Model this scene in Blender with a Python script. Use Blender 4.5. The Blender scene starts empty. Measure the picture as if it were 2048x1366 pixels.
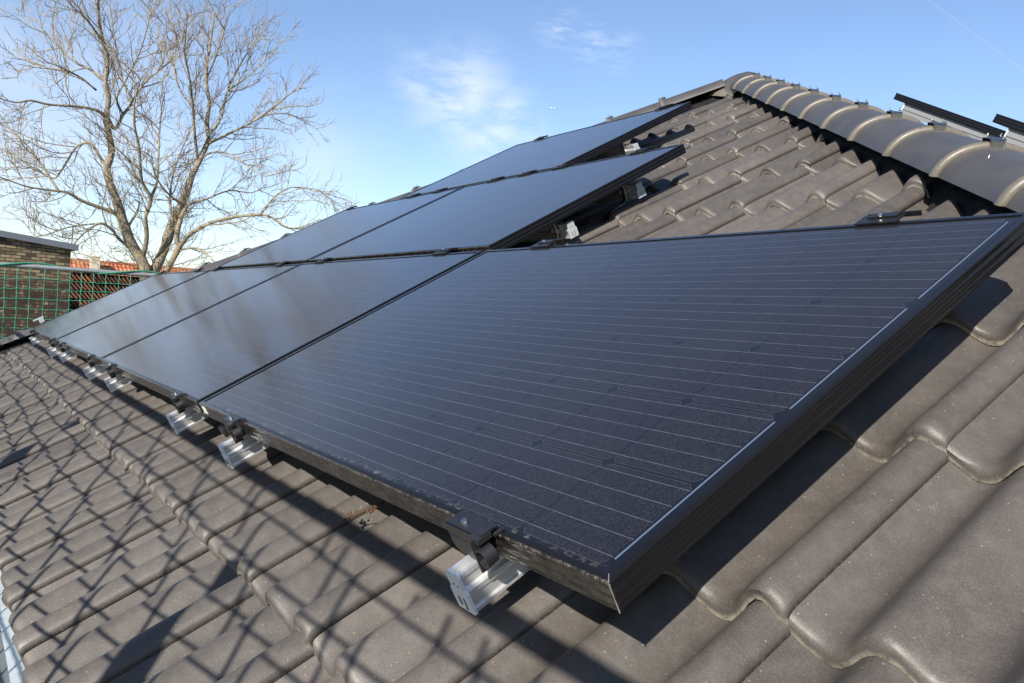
import bpy, bmesh, math, random
import numpy as np
from mathutils import Vector, Matrix, noise

random.seed(7)
rng = np.random.default_rng(11)
S = bpy.context.scene
COL = S.collection

# ------------------------------------------------------------------ frames
PIT = math.radians(29.0)                       # pitch of the roof face with the panels
RM = np.array([[1, 0, 0], [0, math.cos(PIT), -math.sin(PIT)], [0, math.sin(PIT), math.cos(PIT)]])


def W3(x, v, h=0.0):                           # roof face (along eave, up slope, above) -> world
    return RM @ np.array([x, v, h], float)


# ------------------------------------------------------------------ camera
CAM = np.array([0.62681, -0.57830, 0.26621])
CR = np.array([0.57135399, 0.81875718, 0.05649158])
CU = np.array([-0.05249778, -0.03223114, 0.99810076])
CF = np.array([-0.81902295, 0.57323454, -0.02456754])
cd = bpy.data.cameras.new('camera')
cam = bpy.data.objects.new('camera', cd)
COL.objects.link(cam)
cd.sensor_width = 36.0
cd.lens = 1640.6 / 2048 * 36
cd.clip_start = 0.02
cd.clip_end = 20000
mm = Matrix.Identity(4)
for i in range(3):
    mm[i][0], mm[i][1], mm[i][2], mm[i][3] = CR[i], CU[i], -CF[i], CAM[i]
cam.matrix_world = mm
S.camera = cam


def dirpx(px, py):                             # direction of a photo pixel (2048 wide), for surveying far things
    d = CF * 1640.6 + CR * (px - 1024) - CU * (py - 683)
    return d / np.linalg.norm(d)


def at(px, py, dist):
    return CAM + dirpx(px, py) * dist


# ------------------------------------------------------------------ light
SUN_T = np.array([-0.4866, 0.7168, -0.4999])     # the way the sunlight travels
SUN_EL = math.asin(-SUN_T[2])
SUN_ROT = math.atan2(-SUN_T[0], -SUN_T[1])
sl = bpy.data.lights.new('sun', 'SUN')
sl.energy = 5.0
sl.angle = math.radians(0.6)
sl.color = (1.0, 0.93, 0.82)
so = bpy.data.objects.new('sun', sl)
so.rotation_euler = Vector(SUN_T).to_track_quat('-Z', 'Y').to_euler()
so.location = (3, -6, 8)
COL.objects.link(so)
S.view_settings.view_transform = 'Standard'
S.view_settings.look = 'None'
S.view_settings.exposure = 1.0
S.view_settings.gamma = 1.0


# ------------------------------------------------------------------ node helpers
class G:
    def __init__(self, nt):
        self.nt = nt
        self.N = nt.nodes
        self.L = nt.links

    def node(self, t, **kw):
        n = self.N.new(t)
        for k, v in kw.items():
            setattr(n, k, v)
        return n

    def put(self, sock, v):
        if hasattr(v, 'is_linked') or isinstance(v, bpy.types.NodeSocket):
            self.L.new(v, sock)
        else:
            sock.default_value = v

    def m(self, op, a, b=None, c=None, clamp=False):
        n = self.node('ShaderNodeMath', operation=op, use_clamp=clamp)
        self.put(n.inputs[0], a)
        if b is not None:
            self.put(n.inputs[1], b)
        if c is not None:
            self.put(n.inputs[2], c)
        return n.outputs[0]

    def ramp(self, v, a, b, to0=0.0, to1=1.0, smooth=True):
        n = self.node('ShaderNodeMapRange')
        n.interpolation_type = 'SMOOTHSTEP' if smooth else 'LINEAR'
        self.put(n.inputs['Value'], v)
        n.inputs['From Min'].default_value = a
        n.inputs['From Max'].default_value = b
        n.inputs['To Min'].default_value = to0
        n.inputs['To Max'].default_value = to1
        return n.outputs['Result']

    def mix(self, f, a, b, blend='MIX'):
        n = self.node('ShaderNodeMix', data_type='RGBA', blend_type=blend)
        self.put(n.inputs[0], f)
        for i, v in ((6, a), (7, b)):
            if isinstance(v, tuple):
                v = v if len(v) == 4 else v + (1.0,)
            self.put(n.inputs[i], v)
        return n.outputs[2]

    def noise(self, vec, scale, detail=3.0, rough=0.55, out='Fac'):
        n = self.node('ShaderNodeTexNoise')
        self.put(n.inputs['Vector'], vec)
        n.inputs['Scale'].default_value = scale
        n.inputs['Detail'].default_value = detail
        n.inputs['Roughness'].default_value = rough
        return n.outputs[out]

    def coord(self, which='Object'):
        return self.node('ShaderNodeTexCoord').outputs[which]

    def sep(self, v):
        n = self.node('ShaderNodeSeparateXYZ')
        self.put(n.inputs[0], v)
        return n.outputs

    def comb(self, x, y, z):
        n = self.node('ShaderNodeCombineXYZ')
        for i, v in enumerate((x, y, z)):
            self.put(n.inputs[i], v)
        return n.outputs[0]

    def attr(self, name, out='Fac'):
        return self.node('ShaderNodeAttribute', attribute_name=name).outputs[out]

    def bump(self, h, strength, dist=0.002):
        n = self.node('ShaderNodeBump')
        n.inputs['Strength'].default_value = strength
        n.inputs['Distance'].default_value = dist
        self.put(n.inputs['Height'], h)
        return n.outputs[0]


def newmat(name, rough=0.5, metal=0.0, spec=0.5, color=None):
    m = bpy.data.materials.new(name)
    m.use_nodes = True
    g = G(m.node_tree)
    b = m.node_tree.nodes['Principled BSDF']
    b.inputs['Roughness'].default_value = rough
    b.inputs['Metallic'].default_value = metal
    b.inputs['Specular IOR Level'].default_value = spec
    if color:
        b.inputs['Base Color'].default_value = color + (1.0,)
    return m, g, b


# ------------------------------------------------------------------ sky
w = bpy.data.worlds.new('World')
S.world = w
w.use_nodes = True
g = G(w.node_tree)
bg = w.node_tree.nodes['Background']
sky = g.node('ShaderNodeTexSky', sky_type='NISHITA')
sky.sun_disc = False
sky.sun_elevation = SUN_EL
sky.sun_rotation = SUN_ROT
sky.altitude = 50
sky.air_density = 1.0
sky.dust_density = 0.25
sky.ozone_density = 3.0
vec = g.coord('Generated')


def cloud(az_el_dirs, nscale, lo, hi, amount, stretch=(1, 1, 1), seed=0.0):
    tot = None
    for d, rad, soft in az_el_dirs:
        dot = g.node('ShaderNodeVectorMath', operation='DOT_PRODUCT')
        g.L.new(vec, dot.inputs[0])
        dot.inputs[1].default_value = tuple(d)
        ang = g.m('ARCCOSINE', g.m('MINIMUM', dot.outputs['Value'], 0.999999))
        k = g.ramp(ang, rad + soft, rad - soft)
        tot = k if tot is None else g.m('MAXIMUM', tot, k)
    mp = g.node('ShaderNodeMapping')
    g.L.new(vec, mp.inputs[0])
    mp.inputs['Scale'].default_value = stretch
    mp.inputs['Location'].default_value = (seed, seed * 0.7, seed * 1.3)
    n = g.noise(mp.outputs[0], nscale, 8.0, 0.6)
    k = g.ramp(n, lo, hi)
    return g.m('MULTIPLY', g.m('MULTIPLY', tot, k), amount, clamp=True)


D = dirpx
c1 = cloud([(D(925, 195), 0.03, 0.06), (D(1000, 245), 0.02, 0.05), (D(850, 165), 0.012, 0.045), (D(1060, 255), 0.004, 0.04), (D(960, 275), 0.01, 0.05)], 15.0, 0.32, 0.66, 1.0, (1, 1, 3.2), 2.45)
c2 = cloud([(D(1120, 60), 0.010, 0.03), (D(1185, 88), 0.012, 0.03), (D(1240, 105), 0.008, 0.03)], 34.0, 0.40, 0.72, 0.62, (1, 1, 3.4), 3.1)
c3 = cloud([(D(20, 230), 0.06, 0.16), (D(-60, 350), 0.12, 0.2), (D(330, 420), 0.05, 0.14), (D(620, 330), 0.01, 0.12), (D(-500, 330), 0.30, 0.22), (D(-1200, 200), 0.40, 0.25)], 4.0, 0.22, 0.72, 0.75, (1, 1, 2.0), 5.2)
c4 = cloud([(D(1150, 260), 0.006, 0.03), (D(820, 150), 0.01, 0.06), (D(700, 235), 0.02, 0.09)], 14.0, 0.45, 0.8, 0.40, (1, 1, 3.2), 7.7)
c5 = cloud([(D(945, 200), 0.016, 0.035), (D(1000, 240), 0.008, 0.03)], 16.0, 0.20, 0.58, 0.75, (1, 1, 2.8), 6.1)
cl = g.m('MAXIMUM', g.m('MAXIMUM', c1, g.m('MAXIMUM', c2, c5)), g.m('MAXIMUM', c3, c4))
# a thin fading contrail, a great circle on the sky
cn = np.cross(D(1830, -20), D(2060, 150))
cn /= np.linalg.norm(cn)
dn_ = g.node('ShaderNodeVectorMath', operation='DOT_PRODUCT')
g.L.new(vec, dn_.inputs[0])
dn_.inputs[1].default_value = tuple(cn)
dm_ = g.node('ShaderNodeVectorMath', operation='DOT_PRODUCT')
g.L.new(vec, dm_.inputs[0])
dm_.inputs[1].default_value = tuple(D(1945, 60))
trail = g.m('MULTIPLY', g.ramp(g.m('ABSOLUTE', dn_.outputs['Value']), 0.0016, 0.0003), g.ramp(dm_.outputs['Value'], 0.985, 0.999))
cl = g.m('MAXIMUM', cl, g.m('MULTIPLY', trail, 0.06))
tint = g.mix(1.0, sky.outputs[0], (1.02, 0.98, 1.01), 'MULTIPLY')
skyc = g.mix(cl, tint, (5.6, 6.1, 6.8))
g.L.new(skyc, bg.inputs['Color'])
bg.inputs['Strength'].default_value = 0.088


# ------------------------------------------------------------------ mesh helpers
class MB:
    def __init__(self):
        self.v, self.f, self.n = [], [], 0
        self.at = {}

    def add(self, verts, faces, **attrs):
        verts = np.asarray(verts, float).reshape(-1, 3)
        o = self.n
        self.v.append(verts)
        for f in faces:
            self.f.append([i + o for i in f])
        self.n += len(verts)
        for k, a in attrs.items():
            self.at.setdefault(k, []).append((o, np.broadcast_to(np.asarray(a, float), (len(verts),))))
        return o

    def box(self, c, s, R=None):
        c = np.array(c, float)
        s = np.array(s, float) / 2
        P = np.array([[x, y, z] for x in (-1, 1) for y in (-1, 1) for z in (-1, 1)]) * s
        if R is not None:
            P = P @ np.asarray(R).T
        self.add(P + c, [(0, 1, 3, 2), (4, 6, 7, 5), (0, 4, 5, 1), (2, 3, 7, 6), (0, 2, 6, 4), (1, 5, 7, 3)])

    def prism(self, poly, axis, a, b):         # closed polygon in the two other axes, extruded along axis
        n = len(poly)
        V = []
        for t in (a, b):
            for p in poly:
                q = list(p)
                q.insert(axis, t)
                V.append(q)
        F = [[i, (i + 1) % n, n + (i + 1) % n, n + i] for i in range(n)]
        F += [list(range(n))[::-1], list(range(n, 2 * n))]
        self.add(V, F)

    def tube(self, pts, rad, sides=6, cap=True, **attrs):
        P = np.asarray(pts, float)
        n = len(P)
        r = np.broadcast_to(np.asarray(rad, float), (n,))
        T = np.gradient(P, axis=0)
        T /= np.linalg.norm(T, axis=1)[:, None] + 1e-12
        ref = np.array([0.31, 0.17, 0.93]) if abs(T[0, 2]) < 0.9 else np.array([0.9, 0.3, 0.1])
        A = np.cross(T, ref)
        A /= np.linalg.norm(A, axis=1)[:, None] + 1e-12
        B = np.cross(T, A)
        th = np.arange(sides) * 2 * math.pi / sides
        V = P[:, None, :] + r[:, None, None] * (np.cos(th)[None, :, None] * A[:, None, :] + np.sin(th)[None, :, None] * B[:, None, :])
        F = []
        for i in range(n - 1):
            for j in range(sides):
                k = (j + 1) % sides
                F.append((i * sides + j, i * sides + k, (i + 1) * sides + k, (i + 1) * sides + j))
        if cap:
            F.append(tuple(range(sides))[::-1])
            F.append(tuple(range((n - 1) * sides, n * sides)))
        self.add(V.reshape(-1, 3), F, **attrs)

    def build(self, name, mat, parent=None, smooth=False, cuts=None, bevel=0.0):
        V = np.concatenate(self.v) if self.v else np.zeros((0, 3))
        me = bpy.data.meshes.new(name)
        me.from_pydata(V.tolist(), [], self.f)
        for k, lst in self.at.items():
            a = np.zeros(len(V))
            for o, arr in lst:
                a[o:o + len(arr)] = arr
            at_ = me.attributes.new(k, 'FLOAT', 'POINT')
            at_.data.foreach_set('value', a.astype(np.float32))
        bm = bmesh.new()
        bm.from_mesh(me)
        if cuts:
            for co, no in cuts:
                geom = bm.verts[:] + bm.edges[:] + bm.faces[:]
                bmesh.ops.bisect_plane(bm, geom=geom, dist=1e-6, plane_co=Vector(co), plane_no=Vector(no), clear_outer=True)
        if bevel > 0:
            bmesh.ops.bevel(bm, geom=bm.edges[:], offset=bevel, segments=2, affect='EDGES', profile=0.6)
        bmesh.ops.recalc_face_normals(bm, faces=bm.faces[:]) if not cuts else None
        bm.to_mesh(me)
        bm.free()
        if smooth:
            me.polygons.foreach_set('use_smooth', [True] * len(me.polygons))
            if smooth != 'all':
                me.set_sharp_from_angle(angle=math.radians(float(smooth)))
        me.materials.append(mat)
        o = bpy.data.objects.new(name, me)
        COL.objects.link(o)
        if parent is not None:
            o.parent = parent
        return o


def tag(o, label, cat, group=None):
    o['label'] = label
    o['category'] = cat
    if group:
        o['group'] = group
    return o


def struct(o):
    o['kind'] = 'structure'
    return o


def thing(name, label, cat, loc=(0, 0, 0), rot=(0, 0, 0), group=None):
    o = bpy.data.objects.new(name, None)
    o.empty_display_size = 0.1
    COL.objects.link(o)
    o.location = Vector(loc)
    o.rotation_euler = rot
    return tag(o, label, cat, group)


def on_roof(name, label, cat, x, v, h=0.0, group=None):
    return thing(name, label, cat, W3(x, v, h), (PIT, 0, 0), group)


def copy_tree(o, parent=None):
    c = o.copy()
    COL.objects.link(c)
    if parent is not None:
        c.parent = parent
    for ch in list(o.children):
        copy_tree(ch, c)
    return c


ORD = ['first', 'second', 'third', 'fourth', 'fifth', 'sixth', 'seventh', 'eighth', 'ninth', 'tenth']

# ------------------------------------------------------------------ materials
# concrete roof tile
M_tile, g, b = newmat('concrete_tile', 0.5, 0, 0.45)
oc = g.coord('Object')
rnd = g.attr('rnd')
big = g.noise(oc, 5.0, 4.0, 0.6)
mid = g.noise(oc, 38.0, 4.0, 0.65)
fine = g.noise(oc, 420.0, 2.0, 0.6)
c = g.mix(g.ramp(big, 0.3, 0.7), (0.053, 0.047, 0.043), (0.071, 0.063, 0.057))
c = g.mix(g.m('MULTIPLY', g.ramp(mid, 0.42, 0.72), 0.36), c, (0.095, 0.086, 0.079))
c = g.mix(g.m('MULTIPLY', g.ramp(fine, 0.42, 0.68), 0.30), c, (0.122, 0.113, 0.105))
br = g.m('ADD', 0.84, g.m('MULTIPLY', rnd, 0.32))
c = g.mix(1.0, c, g.comb(br, br, br), 'MULTIPLY')
vo = g.node('ShaderNodeTexVoronoi', feature='F1')
g.put(vo.inputs['Vector'], oc)
vo.inputs['Scale'].default_value = 120.0
vo.inputs['Randomness'].default_value = 1.0
grain = g.m('MULTIPLY', g.ramp(vo.outputs['Distance'], 0.20, 0.08), g.ramp(g.sep(vo.outputs['Color'])[0], 0.70, 0.84))
c = g.mix(g.m('MULTIPLY', grain, 0.60), c, (0.22, 0.20, 0.17))
spot = g.m('MULTIPLY', g.ramp(g.noise(oc, 21.0, 5.0, 0.7), 0.66, 0.74), g.ramp(fine, 0.4, 0.6))
c = g.mix(g.m('MULTIPLY', spot, 0.6), c, (0.16, 0.14, 0.105))
edge = g.attr('edge')
en = g.m('MULTIPLY', g.ramp(edge, 0.36, 0.85), g.ramp(g.noise(oc, 75.0, 6.0, 0.8), 0.34, 0.56))
en = g.m('MULTIPLY', en, g.ramp(g.noise(oc, 17.0, 3.0, 0.6), 0.32, 0.52, 0.2, 1.0))
c = g.mix(g.m('MULTIPLY', en, 0.9), c, (0.27, 0.25, 0.20))
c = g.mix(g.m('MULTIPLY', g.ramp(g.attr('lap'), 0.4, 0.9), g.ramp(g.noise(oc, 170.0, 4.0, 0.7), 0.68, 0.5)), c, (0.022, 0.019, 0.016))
g.L.new(c, b.inputs['Base Color'])
hgt = g.m('ADD', g.m('MULTIPLY', fine, 0.6), g.m('ADD', g.m('MULTIPLY', mid, 0.8), g.m('MULTIPLY', grain, 0.8)))
g.L.new(g.bump(hgt, 0.26, 0.0025), b.inputs['Normal'])
g.L.new(g.ramp(mid, 0.3, 0.7, 0.44, 0.56), b.inputs['Roughness'])

# smooth ridge tile
M_cap, g, b = newmat('ridge_tile_concrete', 0.42, 0, 0.5)
oc = g.coord('Object')
big = g.noise(oc, 8.0, 4.0, 0.6)
fine = g.noise(oc, 520.0, 2.0, 0.6)
c = g.mix(g.ramp(big, 0.3, 0.7), (0.040, 0.038, 0.040), (0.056, 0.053, 0.052))
c = g.mix(g.m('MULTIPLY', g.ramp(fine, 0.35, 0.8), 0.3), c, (0.085, 0.082, 0.08))
edge = g.attr('edge')
en = g.m('MULTIPLY', g.ramp(edge, 0.25, 0.8), g.ramp(g.noise(oc, 90.0, 4.0, 0.7), 0.22, 0.5))
c = g.mix(g.m('MULTIPLY', en, 0.75), c, (0.125, 0.112, 0.086))
g.L.new(c, b.inputs['Base Color'])
g.L.new(g.bump(g.m('ADD', fine, big), 0.2, 0.0015), b.inputs['Normal'])

M_black, g, b = newmat('black_membrane_and_shade', 0.75, 0, 0.2)
oc = g.coord('Object')
n1 = g.noise(oc, 60.0, 4.0, 0.6)
g.L.new(g.mix(n1, (0.004, 0.004, 0.004), (0.012, 0.012, 0.013)), b.inputs['Base Color'])
g.L.new(g.bump(n1, 0.6, 0.01), b.inputs['Normal'])

# panel frame: black anodised aluminium, dusty
M_frame, g, b = newmat('black_frame', 0.30, 0.0, 0.32)
oc = g.coord('Object')
xyz = g.sep(oc)
du = g.noise(oc, 60.0, 5.0, 0.7)
c = g.mix(g.m('MULTIPLY', g.ramp(du, 0.55, 0.85), 0.06), (0.006, 0.006, 0.007), (0.05, 0.045, 0.034))
front = g.ramp(xyz[1], 0.004, 0.0005)
fr = g.m('MULTIPLY', front, g.ramp(g.noise(oc, 28.0, 6.0, 0.7), 0.35, 0.75))
c = g.mix(g.m('MULTIPLY', fr, 0.42), c, (0.085, 0.074, 0.052))
lip = g.m('MULTIPLY', g.m('MULTIPLY', front, g.ramp(xyz[2], -0.004, -0.001)), g.ramp(g.noise(oc, 110.0, 6.0, 0.8), 0.48, 0.62))
c = g.mix(g.m('MULTIPLY', lip, 0.6), c, (0.20, 0.18, 0.135))
g.L.new(c, b.inputs['Base Color'])
g.L.new(g.ramp(du, 0.4, 0.7, 0.22, 0.30), b.inputs['Roughness'])

PL, PW = 1.65, 1.02296                      # panel size
# panel glass with cells
M_glass, g, b = newmat('solar_cells_under_glass', 0.2, 0, 0.5)
oc = g.coord('Object')
xyz = g.sep(oc)
X = g.m('MULTIPLY', xyz[0], -1.0)
Y = xyz[1]
CX = (PL - 0.06) / 10
CY = 0.1645
cx = g.m('FLOORED_MODULO', g.m('SUBTRACT', X, 0.03), CX)
cy = g.m('FLOORED_MODULO', g.m('SUBTRACT', Y, 0.018), CY)
dx = g.m('MINIMUM', cx, g.m('SUBTRACT', CX, cx))
dy = g.m('MINIMUM', cy, g.m('SUBTRACT', CY, cy))
inside = g.m('MULTIPLY', g.m('MULTIPLY', g.m('GREATER_THAN', X, 0.031), g.m('LESS_THAN', X, PL - 0.031)),
             g.m('MULTIPLY', g.m('GREATER_THAN', Y, 0.0185), g.m('LESS_THAN', Y, 0.018 + 6 * CY)))
cell = g.m('MULTIPLY', g.m('MULTIPLY', g.m('GREATER_THAN', dx, 0.0017), g.m('GREATER_THAN', dy, 0.0022)), g.m('GREATER_THAN', g.m('ADD', dx, dy), 0.0128))
cell = g.m('MULTIPLY', cell, inside)
rim = g.m('MULTIPLY', cell, g.m('MAXIMUM', g.m('LESS_THAN', dy, 0.0028), g.m('LESS_THAN', g.m('ADD', dx, dy), 0.0137)))
by = g.m('FLOORED_MODULO', g.m('SUBTRACT', Y, 0.0203), 0.0329)
bus = g.m('LESS_THAN', g.m('ABSOLUTE', g.m('SUBTRACT', by, 0.01645)), 0.00042)
bus = g.m('MULTIPLY', bus, inside)
pr = g.m('FLOORED_MODULO', g.m('SUBTRACT', Y, 0.018), 2 * CY)
prm = g.m('MULTIPLY', g.m('GREATER_THAN', pr, 0.0165), g.m('LESS_THAN', pr, 2 * CY - 0.0165))
yin = g.m('MULTIPLY', g.m('GREATER_THAN', Y, 0.02), g.m('LESS_THAN', Y, 1.0))
rib1 = g.m('MULTIPLY', g.m('MULTIPLY', g.m('LESS_THAN', g.m('ABSOLUTE', g.m('SUBTRACT', X, 0.0265)), 0.0015), prm), yin)
pr2 = g.m('FLOORED_MODULO', g.m('SUBTRACT', Y, 0.018 + CY), 2 * CY)
prm2 = g.m('MULTIPLY', g.m('GREATER_THAN', pr2, 0.0165), g.m('LESS_THAN', pr2, 2 * CY - 0.0165))
rib2 = g.m('MULTIPLY', g.m('MULTIPLY', g.m('LESS_THAN', g.m('ABSOLUTE', g.m('SUBTRACT', X, PL - 0.0265)), 0.0022), prm2), yin)
sp = g.noise(oc, 620.0, 2.0, 0.7)
sp2 = g.noise(oc, 1500.0, 1.0, 0.6)
spk = g.ramp(g.m('ADD', g.m('MULTIPLY', sp, 0.55), g.m('MULTIPLY', sp2, 0.45)), 0.46, 0.64)
cc = g.mix(spk, (0.003, 0.0033, 0.006), (0.032, 0.029, 0.031))
c = g.mix(cell, (0.0035, 0.0037, 0.005), cc)
c = g.mix(g.m('MULTIPLY', rim, 0.35), c, (0.10, 0.10, 0.115))
stripe = g.noise(g.comb(g.m('MULTIPLY', X, 60.0), g.m('MULTIPLY', Y, 31.0), 0.0), 1.0, 1.0)
c = g.mix(g.m('MULTIPLY', bus, g.ramp(stripe, 0.3, 0.7, 0.5, 1.0)), c, (0.095, 0.108, 0.14))
c = g.mix(g.m('MAXIMUM', rib1, g.m('MULTIPLY', rib2, 0.4)), c, (0.075, 0.098, 0.15))
# dried mud left along the low edge, and a thin dusty film added to brighten the sky reflection
mud = g.m('MULTIPLY', g.ramp(g.m('ADD', Y, g.m('MULTIPLY', g.noise(oc, 9.0, 3.0), 0.03)), 0.042, 0.026), g.ramp(g.noise(oc, 75.0, 6.0, 0.75), 0.5, 0.62))
c = g.mix(g.m('MULTIPLY', mud, 0.7), c, (0.12, 0.11, 0.09))
dusty_sheen = g.ramp(g.noise(oc, 2.2, 5.0, 0.65), 0.35, 0.75)
c = g.mix(g.m('MULTIPLY', dusty_sheen, 0.010), c, (0.35, 0.33, 0.30))
g.L.new(c, b.inputs['Base Color'])
g.L.new(g.ramp(dusty_sheen, 0.0, 1.0, 0.11, 0.135), b.inputs['Roughness'])
b.inputs['Sheen Weight'].default_value = 0.10  # bluish sheen lifts the panels like reflected sky
b.inputs['Sheen Roughness'].default_value = 0.35
b.inputs['Sheen Tint'].default_value = (0.85, 0.9, 1.0, 1.0)
b.inputs['Specular IOR Level'].default_value = 0.5
b.inputs['IOR'].default_value = 1.5

# aluminium
M_alu, g, b = newmat('mill_aluminium', 0.34, 0.8, 0.5)
oc = g.coord('Object')
mp = g.node('ShaderNodeMapping')
g.L.new(oc, mp.inputs[0])
mp.inputs['Scale'].default_value = (900, 12, 900)
st = g.noise(mp.outputs[0], 1.0, 2.0)
g.L.new(g.mix(st, (0.68, 0.69, 0.70), (0.88, 0.89, 0.90)), b.inputs['Base Color'])
g.L.new(g.ramp(st, 0.3, 0.7, 0.28, 0.42), b.inputs['Roughness'])
M_shade_worn, g, b = newmat('shaded_and_worn_aluminium', 0.5, 0.3, 0.4, (0.22, 0.225, 0.23))  # darker metal: painted shade on the edge-on panels' rails, worn frame corner
M_shadecap, g, b = newmat('shaded_plastic_cap', 0.55, 0, 0.4, (0.30, 0.32, 0.34))  # grey end cap darkened in colour for the shade under the upper rows
M_endcap, g, b = newmat('grey_plastic_cap', 0.45, 0, 0.5, (0.56, 0.59, 0.62))
M_plastic, g, b = newmat('black_plastic', 0.38, 0, 0.5, (0.012, 0.012, 0.013))
M_clamp, g, b = newmat('black_clamp', 0.35, 0, 0.6, (0.016, 0.016, 0.017))
oc = g.coord('Object')
n1 = g.noise(oc, 140.0, 4.0, 0.7)
g.L.new(g.mix(g.m('MULTIPLY', g.ramp(n1, 0.55, 0.8), 0.3), (0.008, 0.008, 0.009), (0.07, 0.07, 0.07)), b.inputs['Base Color'])
M_steel, g, b = newmat('stainless_steel', 0.3, 1.0, 0.5, (0.46, 0.45, 0.43))
M_galv, g, b = newmat('galvanised_steel', 0.5, 0.55, 0.5)
oc = g.coord('Object')
n1 = g.noise(oc, 12.0, 4.0, 0.6)
g.L.new(g.mix(n1, (0.19, 0.21, 0.22), (0.36, 0.38, 0.39)), b.inputs['Base Color'])
M_zinc, g, b = newmat('zinc_sheet', 0.42, 0.6, 0.5)
oc = g.coord('Object')
n1 = g.noise(oc, 6.0, 4.0, 0.6)
g.L.new(g.mix(n1, (0.42, 0.47, 0.50), (0.60, 0.64, 0.66)), b.inputs['Base Color'])
M_gutter, g, b = newmat('gutter_metal', 0.45, 0.4, 0.5)
oc = g.coord('Object')
n1 = g.noise(oc, 7.0, 4.0, 0.6)
g.L.new(g.mix(n1, (0.10, 0.125, 0.145), (0.17, 0.20, 0.22)), b.inputs['Base Color'])
M_rope, g, b = newmat('green_rope', 0.6, 0, 0.4)
oc = g.coord('Object')
n1 = g.noise(oc, 25.0, 3.0, 0.6)
g.L.new(g.mix(n1, (0.012, 0.13, 0.082), (0.035, 0.235, 0.145)), b.inputs['Base Color'])
M_white, g, b = newmat('white_mark', 0.6, 0, 0.3, (0.55, 0.55, 0.53))
M_label, g, b = newmat('label_paper', 0.4, 0, 0.4)
oc = g.coord('Object')
xz = g.sep(oc)
inn = g.m('LESS_THAN', g.m('ADD', g.m('ABSOLUTE', g.m('SINE', g.m('MULTIPLY', xz[0], 1500.0))), 0.0), 0.35)
g.L.new(g.mix(g.m('MULTIPLY', inn, 0.25), (0.66, 0.69, 0.62), (0.2, 0.45, 0.25)), b.inputs['Base Color'])
M_wall, g, b = newmat('render_wall', 0.9, 0, 0.2)
oc = g.coord('Object')
n1 = g.noise(oc, 3.0, 5.0, 0.6)
g.L.new(g.mix(n1, (0.36, 0.34, 0.30), (0.46, 0.44, 0.40)), b.inputs['Base Color'])
M_bark, g, b = newmat('bark', 0.85, 0, 0.25)
oc = g.coord('Object')
n1 = g.noise(oc, 3.0, 5.0, 0.65)
n2 = g.noise(oc, 22.0, 5.0, 0.7)
c = g.mix(g.ramp(n2, 0.3, 0.7), (0.12, 0.104, 0.078), (0.30, 0.27, 0.205))
c = g.mix(g.m('MULTIPLY', g.ramp(n1, 0.52, 0.68), 0.55), c, (0.36, 0.29, 0.11))
g.L.new(c, b.inputs['Base Color'])
g.L.new(g.bump(n2, 0.6, 0.03), b.inputs['Normal'])
M_twig, g, b = newmat('twig_bark', 0.85, 0, 0.25)
oc = g.coord('Object')
n1 = g.noise(oc, 1.3, 4.0, 0.65)
n2 = g.noise(oc, 9.0, 4.0, 0.65)
c = g.mix(g.ramp(n1, 0.35, 0.65), (0.17, 0.14, 0.10), (0.27, 0.225, 0.145))
c = g.mix(g.m('MULTIPLY', g.ramp(n2, 0.5, 0.7), 0.4), c, (0.155, 0.085, 0.070))
g.L.new(c, b.inputs['Base Color'])
M_brown, g, b = newmat('dry_plant', 0.9, 0, 0.2, (0.085, 0.042, 0.022))
M_coping, g, b = newmat('coping_metal', 0.45, 0.3, 0.5)
oc = g.coord('Object')
n1 = g.noise(oc, 1.5, 4.0, 0.6)
g.L.new(g.mix(n1, (0.15, 0.165, 0.19), (0.21, 0.225, 0.25)), b.inputs['Base Color'])

# old dark brick
M_brick, g, b = newmat('old_brick', 0.9, 0, 0.2)
oc = g.coord('Object')
xyz = g.sep(oc)
bt = g.node('ShaderNodeTexBrick')
wob = g.noise(oc, 2.5, 3.0)
g.put(bt.inputs['Vector'], g.comb(g.m('ADD', xyz[0], g.m('MULTIPLY', wob, 0.03)), g.m('ADD', xyz[2], g.m('MULTIPLY', wob, 0.03)), 0.0))
bt.inputs['Scale'].default_value = 1.0
bt.inputs['Brick Width'].default_value = 0.19
bt.inputs['Row Height'].default_value = 0.066
bt.inputs['Mortar Size'].default_value = 0.009
bt.inputs['Mortar Smooth'].default_value = 0.3
bt.inputs['Bias'].default_value = 0.0
bt.inputs['Color1'].default_value = (0.060, 0.044, 0.031, 1)
bt.inputs['Color2'].default_value = (0.33, 0.255, 0.155, 1)
bt.inputs['Mortar'].default_value = (0.034, 0.029, 0.024, 1)
n1 = g.noise(oc, 1.6, 5.0, 0.65)
n2 = g.noise(oc, 14.0, 4.0, 0.6)
c = g.mix(g.m('MULTIPLY', g.ramp(n2, 0.45, 0.75), 0.5), bt.outputs['Color'], (0.075, 0.052, 0.04))
low_dark = g.m('MULTIPLY', g.ramp(g.m('ADD', xyz[2], g.m('MULTIPLY', n1, 0.9)), 1.25, 0.85), g.ramp(g.noise(oc, 6.0, 5.0, 0.7), 0.66, 0.5))  # patchy dark brown towards the foot of the wall
c = g.mix(g.m('MULTIPLY', low_dark, 0.85), c, (0.040, 0.028, 0.022))
g.L.new(c, b.inputs['Base Color'])
g.L.new(g.bump(bt.outputs['Fac'], -0.6, 0.02), b.inputs['Normal'])

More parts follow.
